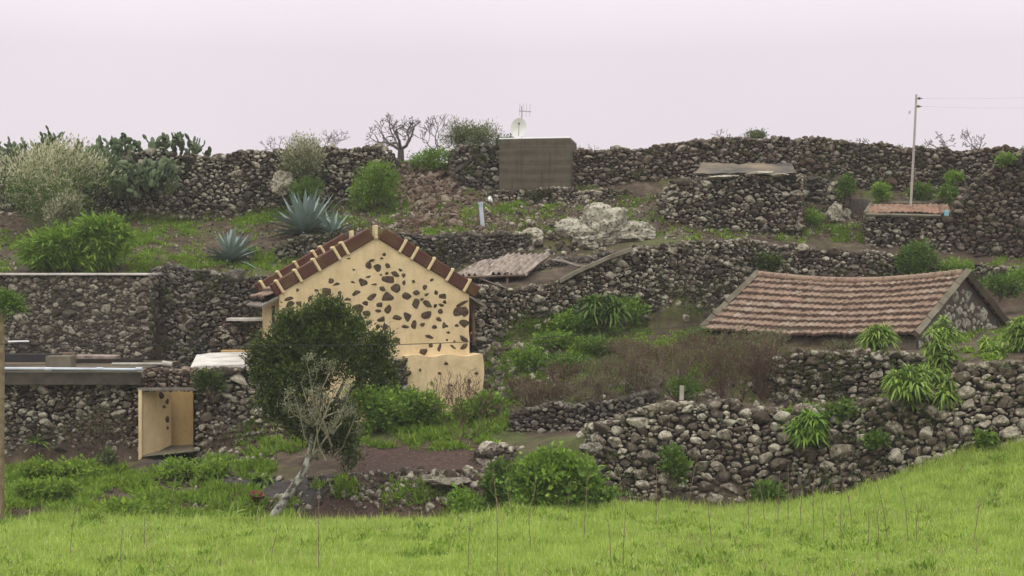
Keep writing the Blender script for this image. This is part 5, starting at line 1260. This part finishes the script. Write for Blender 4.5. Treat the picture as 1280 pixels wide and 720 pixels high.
# -- the leaning tree
def leaning_tree():
    b = hit(334, 657)[0]; b = P(334, 659, 33.2)
    o = tag(empty('leaning_tree', tuple(b), 0), 'dark green tree with a leaning silvery lichened trunk in front of the yellow house', 'tree')
    r = np.random.default_rng(77)
    lo = lambda px, py, Y: P(px, py, Y) - b
    tp = [lo(332, 668, 33.2), lo(345, 640, 33.25), lo(363, 614, 33.3), (lo(380, 590, 33.4)), lo(388, 568, 33.5), lo(392, 540, 33.6)]
    mb = MB(); mb.tube(tp, [.115, .105, .095, .09, .085, .075], 10); 
    mb.build('trunk', M['bark_lichen'], o)
    mb = MB(); rr = r
    for (a, q) in (((350, 640), (392, 598)),): pass
    mb2 = MB(); tips = []
    fork = lo(392, 542, 33.6)
    for px, py, Y in ((350, 470, 34.0), (375, 450, 34.6), (410, 440, 34.3), (440, 455, 34.4), (450, 475, 34.3), (335, 485, 34.2), (400, 460, 35.0)):
        e = lo(px, py, Y); m_ = fork * .5 + e * .5 + rr.normal(0, .1, 3)
        mb2.tube([fork, m_, e], [.06, .045, .025], 6); branches(mb2, rr, e, e - m_, .5, .024, 2, .6, .2, tips=tips, minr=.006)
    mb2.build('limb', M['bark'], o)
    # crown: overlapping clumps with gaps and an uneven edge
    clumps = []
    for px, py, w, h, Y, n in ((390, 415, 96, 70, 34.2, 120), (352, 448, 66, 70, 34.0, 84), (440, 440, 86, 80, 34.1, 110), (405, 396, 56, 44, 34.1, 46), (395, 470, 120, 70, 34.3, 120), (338, 482, 46, 54, 33.9, 46), (465, 465, 56, 54, 34.2, 50), (430, 405, 50, 40, 34.3, 36), (360, 410, 46, 44, 34.0, 32), (350, 500, 70, 46, 34.2, 50), (330, 455, 40, 46, 34.2, 36), (420, 520, 60, 50, 33.9, 46), (432, 560, 36, 56, 33.7, 30), (395, 530, 50, 44, 33.8, 34), (474, 440, 26, 44, 34.2, 18), (400, 440, 130, 90, 34.6, 200), (375, 520, 60, 40, 34.0, 40), (405, 555, 50, 44, 33.9, 36)):
        cc, dd = blob_points(r, n, (w * 34 / F / 2 * 1.0, w * 34 / F / 2, h * 34 / F / 2 * 1.04), 7, .3); clumps.append((cc + lo(px, py, Y), dd))
    cc = np.vstack([c for c, d in clumps]); dd = np.vstack([d for c, d in clumps]); per = 46; k = len(cc) * per
    c = np.repeat(cc, per, 0) + r.normal(0, .11, (k, 3)); d = unit(np.repeat(dd, per, 0) * .6 + r.normal(0, .6, (k, 3)) + [0, 0, .25])
    mb = MB(); leaf_quads(mb, c, d, unit(r.normal(0, .55, (k, 3)) + [0, -.2, 1]), .095 * np.exp(r.normal(0, .25, k)), .048); mb.build('crown', M['leaf_dark'], o)
    # pale lichened bare branches below the crown
    mb = MB(); tips = []
    for px, py, Y in ((355, 500, 33.0), (376, 478, 32.9), (396, 470, 32.9), (420, 486, 32.9), (440, 492, 33.1), (446, 518, 33.2), (362, 522, 32.9), (404, 500, 32.8), (425, 530, 33.0), (386, 462, 32.9), (412, 466, 32.8), (440, 478, 33.0), (368, 492, 32.8)):
        st_ = lo(r.uniform(384, 418), r.uniform(515, 578), r.uniform(33.2, 33.6)); e = lo(px, py, Y)
        q1 = st_ * .7 + e * .3 + r.normal(0, .09, 3); q2 = st_ * .35 + e * .65 + r.normal(0, .11, 3)
        mb.tube([st_, q1, q2, e], [.028, .022, .016, .011], 5)
        for b0 in (q1, q2, e): branches(mb, r, b0, r.normal(0, .8, 3) + [0, -.15, .5], .22, .009, 2, .8, .15, tips=tips, minr=.005, kids=(2, 3), wig=.35)
    mb.build('bare_branch', M['twig_pale'], o)
    t = np.array(tips); n = 2600; k = r.integers(0, len(t), n); c = t[k] + r.normal(0, .05, (n, 3))
    mb = MB(); leaf_quads(mb, c, rand_dirs(r, n, .3), rand_dirs(r, n, .5), .045, .024); mb.build('lichen_sprig', M['lichen_leaf'], o)
leaning_tree()
def edge_tree():
    b = P(1, 665, 31.6); b[2] = gz(b[0], b[1]) - .1
    o = tag(empty('pole_tree', tuple(b), 0), 'straight tan trunk with a small leafy top at the left edge of the picture', 'tree'); r = np.random.default_rng(78)
    lo = lambda px, py, Y: P(px, py, Y) - b
    mb = MB(); mb.tube([(0, 0, 0), lo(1.5, 540, 31.6), lo(2, 412, 31.6), lo(0, 385, 31.6)], [.075, .07, .065, .04], 10); mb.build('trunk', M['trunk_tan'], o)
    cc, dd = blob_points(r, 110, (50 * 31.6 / F, .6, 26 * 31.6 / F), 7, .2); cc += lo(-4, 391, 31.6)
    per = 22; k = len(cc) * per; c = np.repeat(cc, per, 0) + r.normal(0, .06, (k, 3)); d = unit(np.repeat(dd, per, 0) * .6 + r.normal(0, .6, (k, 3)))
    mb = MB(); leaf_quads(mb, c, d, unit(r.normal(0, .6, (k, 3)) + [0, 0, 1]), .08, .042); mb.build('crown', M['leaf_mid'], o)
edge_tree()

# -- ground cover: nobody could count it
def ground_weeds(zones, name, mat, label, seed, ln=(.10, .22), wd=.028, blades=9, el=(.3, 1.4)):
    r = np.random.default_rng(seed); mb = MB()
    for px, py, rx, ry, n in zones:
        n = int(n * (1.7 if name == 'weeds' else 1.0))
        t = r.uniform(0, 2 * math.pi, n); q = r.uniform(0, 1, n) ** .5
        qx, qy = px + np.cos(t) * q * rx * 1.25, py + np.sin(t) * q * ry * 1.25; kp = (fbm(qx * .06, qy * .13, seed) > .42 + .16 * q) & ~((np.abs(qy - np.interp(qx, [q_[0] for q_ in pc], [q_[1] for q_ in pc])) < np.where(qx < 250, 13, 6)) & (qx > 165) & (qx < 405)); qx, qy = qx[kp], qy[kp]; n = int(kp.sum())
        if n == 0: continue
        p = hit(qx, qy)
        k = n * blades; c = np.repeat(p, blades, 0) + np.concatenate([r.normal(0, .07, (k, 2)), np.zeros((k, 1))], 1)
        c[:, 2] = ground(c[:, 0], c[:, 1]) - .01
        az = r.uniform(0, 2 * math.pi, k); e = r.uniform(*el, k); d = np.stack([np.cos(az) * np.cos(e), np.sin(az) * np.cos(e), np.sin(e)], 1)
        sc = np.repeat(r.uniform(.5, 1.2, n), blades)
        leaf_quads(mb, c, d, unit(r.normal(0, .4, (k, 3)) + [0, -.2, 1]), r.uniform(*ln, k) * sc, wd * r.uniform(.7, 1.4, k))
    return tag(mb.build(name, M[mat]), label, 'weeds', kind='stuff')
ground_weeds([(120, 310, 170, 32, 1000), (420, 270, 130, 26, 900), (680, 265, 130, 28, 600), (1000, 288, 160, 14, 500), (320, 265, 60, 14, 500), (200, 268, 80, 10, 300), (520, 268, 40, 14, 300), (1230, 420, 60, 16, 300), (1150, 270, 60, 10, 200), (190, 292, 46, 12, 700), (215, 330, 60, 8, 200), (330, 330, 36, 16, 500), (330, 270, 40, 10, 260), (420, 272, 40, 14, 260), (500, 262, 30, 8, 200), (545, 206, 40, 6, 420), (575, 266, 26, 8, 200), (640, 262, 40, 6, 260), (660, 255, 40, 5, 240), (300, 250, 40, 14, 160), (560, 292, 60, 4, 160), (1000, 290, 60, 6, 140), (1060, 296, 50, 6, 120), (950, 285, 40, 5, 120), (1180, 345, 60, 12, 200), (1255, 345, 50, 18, 500),
              (690, 430, 60, 40, 800), (740, 400, 50, 30, 600), (640, 470, 40, 24, 400), (800, 450, 100, 40, 700), (760, 415, 60, 26, 500), (900, 440, 60, 20, 300), (680, 490, 60, 26, 300), (1220, 445, 50, 8, 300), (1060, 515, 80, 12, 300), (1130, 505, 40, 10, 200)],
             'weeds', 'weed', 'bright low weeds growing on the terraces', 91, (.06, .20), .05, 12, (.1, 1.3))
ground_weeds([(530, 535, 110, 22, 2600), (600, 545, 40, 14, 700), (330, 555, 40, 14, 500), (260, 590, 70, 14, 1000), (90, 600, 110, 14, 1500), (110, 635, 140, 22, 1800), (250, 625, 110, 14, 900), (60, 655, 90, 8, 600), (500, 618, 60, 9, 360), (430, 612, 30, 8, 160), (300, 645, 60, 6, 240), (600, 638, 60, 8, 400), (150, 615, 110, 10, 800)],
             'grass_bank', 'weed', 'lush green weeds and grass on the banks below the houses', 92, (.08, .30), .05, 12, (.1, 1.35))
ground_weeds([(250, 300, 220, 45, 1600), (430, 270, 120, 22, 900), (700, 270, 140, 34, 1000), (1000, 285, 170, 16, 800), (560, 290, 100, 14, 400), (1060, 255, 150, 14, 300), (800, 480, 170, 40, 900), (300, 560, 60, 16, 300), (250, 640, 200, 14, 400), (950, 450, 80, 30, 300), (120, 640, 120, 14, 300), (540, 270, 70, 25, 240)],
             'dry_weeds', 'weed_dry', 'thin brown dead weeds over the soil of the slope', 93, (.12, .3), .014, 7)
def wall_weeds():
    r = np.random.default_rng(95); mb = MB()
    p = np.vstack([a for a, b in WALL_POINTS]); nn = np.vstack([b for a, b in WALL_POINTS]); n = len(p); per = 16; k = n * per
    c = np.repeat(p, per, 0) + r.normal(0, .05, (k, 3)); d = unit(np.repeat(nn, per, 0) * .5 + r.normal(0, .6, (k, 3)) + [0, 0, .25])
    sc = np.repeat(r.uniform(.4, 1.3, n), per)
    leaf_quads(mb, c, d, unit(r.normal(0, .5, (k, 3)) + [0, -.3, 1]), r.uniform(.05, .11, k) * sc, .034 * sc)
    tag(mb.build('wall_weeds', M['moss_leaf']), 'small weeds and moss sprouting from joints of the dry stone walls', 'weeds', kind='stuff')
wall_weeds()
def field_grass():
    r = np.random.default_rng(94); n = 340000
    px = r.uniform(-60, 1345, n); t = r.uniform(0, 1, n); Y1 = edgeY(px) + .35; Y = np.sqrt(20.8 ** 2 + t * (Y1 ** 2 - 20.8 ** 2))
    X = (px - 640) * Y / F; Zg = ground(X, Y)
    patch = fbm(X * .7, Y * .35, 31); fine = fbm(X * 3, Y * 2, 33)
    hgt = (.015 + .13 * patch ** 1.5 + .10 * fine ** 1.6) * np.exp(r.normal(0, .4, n)); hgt *= np.where(Y > Y1 - .9, 1.5, 1)
    az = r.uniform(0, 2 * math.pi, n); ln = r.uniform(.1, .75, n)
    d = np.stack([np.cos(az) * ln, np.sin(az) * ln, np.ones(n)], 1); d = unit(d)
    sd = np.stack([-np.sin(az), np.cos(az), np.zeros(n)], 1); w = r.uniform(.005, .012, n)
    b = np.stack([X, Y, Zg - .01], 1); m1 = b + d * (hgt * .6)[:, None]; tip = b + d * hgt[:, None] + np.stack([np.cos(az), np.sin(az), -.5 * np.ones(n)], 1) * (hgt * .25 * ln)[:, None]
    v = np.stack([b - sd * w[:, None] * .6, b + sd * w[:, None] * .6, m1 + sd * w[:, None] * .5, m1 - sd * w[:, None] * .5, tip], 1)
    k = np.arange(n)[:, None] * 5; mb = MB(); mb.add(v.reshape(-1, 3), np.concatenate([k + [[0, 1, 2]], k + [[0, 2, 3]], k + [[3, 2, 4]]]))
    o = tag(mb.build('grass', M['grass']), 'short bright green grass covering the field in front', 'grass', kind='stuff')
    n = 700; px = r.uniform(-40, 1320, n); Y = r.uniform(21, 31, n); X = (px - 640) * Y / F; keep = fbm(X * .5, Y * .4, 55) > .52; X, Y = X[keep], Y[keep]; n = len(X)
    mb = MB(); c = np.stack([X, Y, ground(X, Y) + r.uniform(.10, .22, n)], 1)
    for q in range(3): leaf_quads(mb, c, rand_dirs(r, n, .3), rand_dirs(r, n, .5), .015, .014)
    tag(mb.build('flower_specks', M['petal']), 'tiny pale flower heads dotted through the grass', 'flowers', kind='stuff')
field_grass()
def field_weeds():
    r = np.random.default_rng(96); n = 1500; px = r.uniform(-50, 1330, n); Y = r.uniform(21, 33, n); Y = np.minimum(Y, edgeY(px)); X = (px - 640) * Y / F
    kp = fbm(X * .35, Y * .3, 71) > .50; X, Y = X[kp], Y[kp]; n = len(X); per = 12; k = n * per
    c = np.repeat(np.stack([X, Y, ground(X, Y)], 1), per, 0) + r.normal(0, .07, (k, 3)) * [1, 1, .1]; az = r.uniform(0, 6.28, k); e = r.uniform(.2, 1.3, k)
    d = np.stack([np.cos(az) * np.cos(e), np.sin(az) * np.cos(e), np.sin(e)], 1); sc = np.repeat(r.uniform(.5, 1.2, n), per); mb = MB()
    leaf_quads(mb, c, d, unit(r.normal(0, .4, (k, 3)) + [0, -.2, 1]), r.uniform(.08, .2, k) * sc, .045 * sc); tag(mb.build('field_weeds', M['weed']), 'darker broad leaved weeds mixed into the field grass', 'weeds', kind='stuff')
    n = 5200; px = r.uniform(-50, 1330, n); Y = r.uniform(21, 33, n); Y = np.minimum(Y, edgeY(px)); X = (px - 640) * Y / F; kp = fbm(X * .6, Y * .5, 73) > .47; X, Y = X[kp], Y[kp]; n = len(X)
    c = np.stack([X, Y, ground(X, Y)], 1); mb = MB(); leaf_quads(mb, c, rand_dirs(r, n, 2.6), rand_dirs(r, n, .3), r.uniform(.1, .28, n), r.uniform(.008, .016, n)); tag(mb.build('straw', M['straw']), 'dry straw coloured seed stems among the field grass', 'straw', kind='stuff')
field_weeds()
# -- dry stalks standing in the grass
STALK_LABEL = 'thin brown dry flower stalk standing upright in the field grass'
sk = [(88, 700, 70), (300, 640, 60), (398, 715, 110), (152, 720, 60), (450, 620, 55), (340, 700, 40), (585, 716, 80), (622, 718, 130), (660, 660, 60), (662, 690, 40), (730, 680, 100), (765, 720, 70), (779, 722, 95), (820, 660, 80), (778, 640, 50), (890, 682, 60), (860, 640, 70), (936, 668, 60), (956, 655, 60), (972, 660, 70), (1000, 665, 56), (1016, 672, 80), (1030, 678, 70), (1052, 690, 90), (1085, 680, 40), (1110, 680, 100), (1136, 682, 76), (1146, 678, 50), (1098, 682, 50), (1216, 680, 60), (985, 655, 74), (1066, 660, 64), (215, 655, 60), (180, 690, 44), (560, 690, 50), (640, 646, 52), (710, 646, 50)]
for i, (px, py, h) in enumerate(sk):
    r = np.random.default_rng(500 + i); p = hit(px, min(py, 719))[0]; s = p[1] / F; h = h * s
    mb = MB(); ln = r.normal(0, .10); pts = [(0, 0, -.05), (ln * h * .3 + r.normal(0, .01), 0, h * .35), (ln * h * .8 + r.normal(0, .02), 0, h * .7), (ln * h * 1.3, r.normal(0, .03), h)]
    mb.tube(pts, [.008, .007, .0055, .003], 4)
    for q in range(r.integers(3, 8)):
        z = h * r.uniform(.3, .97); x = np.interp(z, [0, h * .35, h * .7, h], [q_[0] for q_ in pts]); a = r.uniform(0, 6.28); l_ = r.uniform(.02, .09)
        mb.tube([(x, 0, z), (x + math.cos(a) * l_ * .6, math.sin(a) * l_ * .6, z + l_)], [.006, .004], 3)
    o = mb.build('dry_stalk', M['stalk']); o.location = p; tag(o, STALK_LABEL, 'stalk', 'dry stalks standing in the grass')

# ------------------------------------------------------------------ thin mist
hm = bpy.data.materials.new('mist'); hm.use_nodes = True; hn = hm.node_tree; hn.nodes.clear()
ho = hn.nodes.new('ShaderNodeOutputMaterial'); hp_ = hn.nodes.new('ShaderNodeVolumePrincipled')
hp_.inputs['Color'].default_value = (.95, .94, .95, 1); hp_.inputs['Density'].default_value = .0006; hn.links.new(hp_.outputs[0], ho.inputs['Volume'])
mb = MB(); mb.box((0, 170, .8), (1300, 480, 15.4)); tag(mb.build('haze', hm), 'thin pale mist hanging over the hillside', 'haze', kind='stuff')
# ------------------------------------------------------------------ sky, light, camera
SUN_EL, SUN_AZ = R(58), R(205)
w = bpy.data.worlds.new('World'); scene.world = w; w.use_nodes = True; nt = w.node_tree; nt.nodes.clear()
ow = nt.nodes.new('ShaderNodeOutputWorld'); bg = nt.nodes.new('ShaderNodeBackground'); bg.inputs['Strength'].default_value = .1
sky = nt.nodes.new('ShaderNodeTexSky'); sky.sky_type = 'NISHITA'; sky.sun_disc = False; sky.sun_elevation = SUN_EL; sky.sun_rotation = SUN_AZ; sky.dust_density = 6; sky.air_density = 1.2
tc = nt.nodes.new('ShaderNodeTexCoord'); sp = nt.nodes.new('ShaderNodeSeparateXYZ'); L(nt, tc.outputs['Generated'], sp.inputs[0])
zz = math_(nt, 'MAXIMUM', sp.outputs['Z'], 0)
fac = math_(nt, 'ADD', math_(nt, 'MULTIPLY', math_(nt, 'MAXIMUM', math_(nt, 'SUBTRACT', zz, .16), 0.0), 3.9), math_(nt, 'ADD', math_(nt, 'MULTIPLY', zz, .3), 1.0))                   # overcast sky: the zenith about three times the horizon
cm = nt.nodes.new('ShaderNodeVectorMath'); cm.operation = 'SCALE'; L(nt, mix(nt, math_(nt, 'MINIMUM', math_(nt, 'MAXIMUM', math_(nt, 'MULTIPLY', math_(nt, 'SUBTRACT', zz, .18), 3.0), 0.0), 1.0), (8.3, 7.55, 8.1), (6.2, 6.2, 5.95)), cm.inputs[0]); L(nt, fac, cm.inputs['Scale'])
cl_ = noise(nt, 3.2, 5, tc.outputs['Generated'], .5)
cv = nt.nodes.new('ShaderNodeVectorMath'); cv.operation = 'SCALE'; L(nt, cm.outputs[0], cv.inputs[0]); L(nt, math_(nt, 'ADD', math_(nt, 'MULTIPLY', cl_, .16), .92), cv.inputs['Scale'])
L(nt, mix(nt, .93, sky.outputs[0], cv.outputs[0]), bg.inputs['Color']); L(nt, bg.outputs[0], ow.inputs[0])
sl_ = bpy.data.lights.new('sun', 'SUN'); sl_.energy = .8; sl_.angle = R(40); sl_.color = (1, .96, .9)
so = bpy.data.objects.new('sun', sl_); col.objects.link(so)
dirv = Vector((math.sin(SUN_AZ) * math.cos(SUN_EL), math.cos(SUN_AZ) * math.cos(SUN_EL), math.sin(SUN_EL)))
so.rotation_euler = dirv.to_track_quat('Z', 'Y').to_euler()
cam = bpy.data.cameras.new('camera'); cam.sensor_width = 36; cam.lens = 36 * F / 1280; cam.clip_end = 2000; cam.clip_start = .1
co = bpy.data.objects.new('camera', cam); col.objects.link(co); co.rotation_euler = (R(90), 0, 0); scene.camera = co
scene.view_settings.view_transform = 'Standard'; scene.view_settings.look = 'None'; scene.view_settings.exposure = 0.0; scene.view_settings.gamma = 1
scene.cycles.max_bounces = 6; scene.cycles.diffuse_bounces = 3; scene.cycles.transmission_bounces = 3
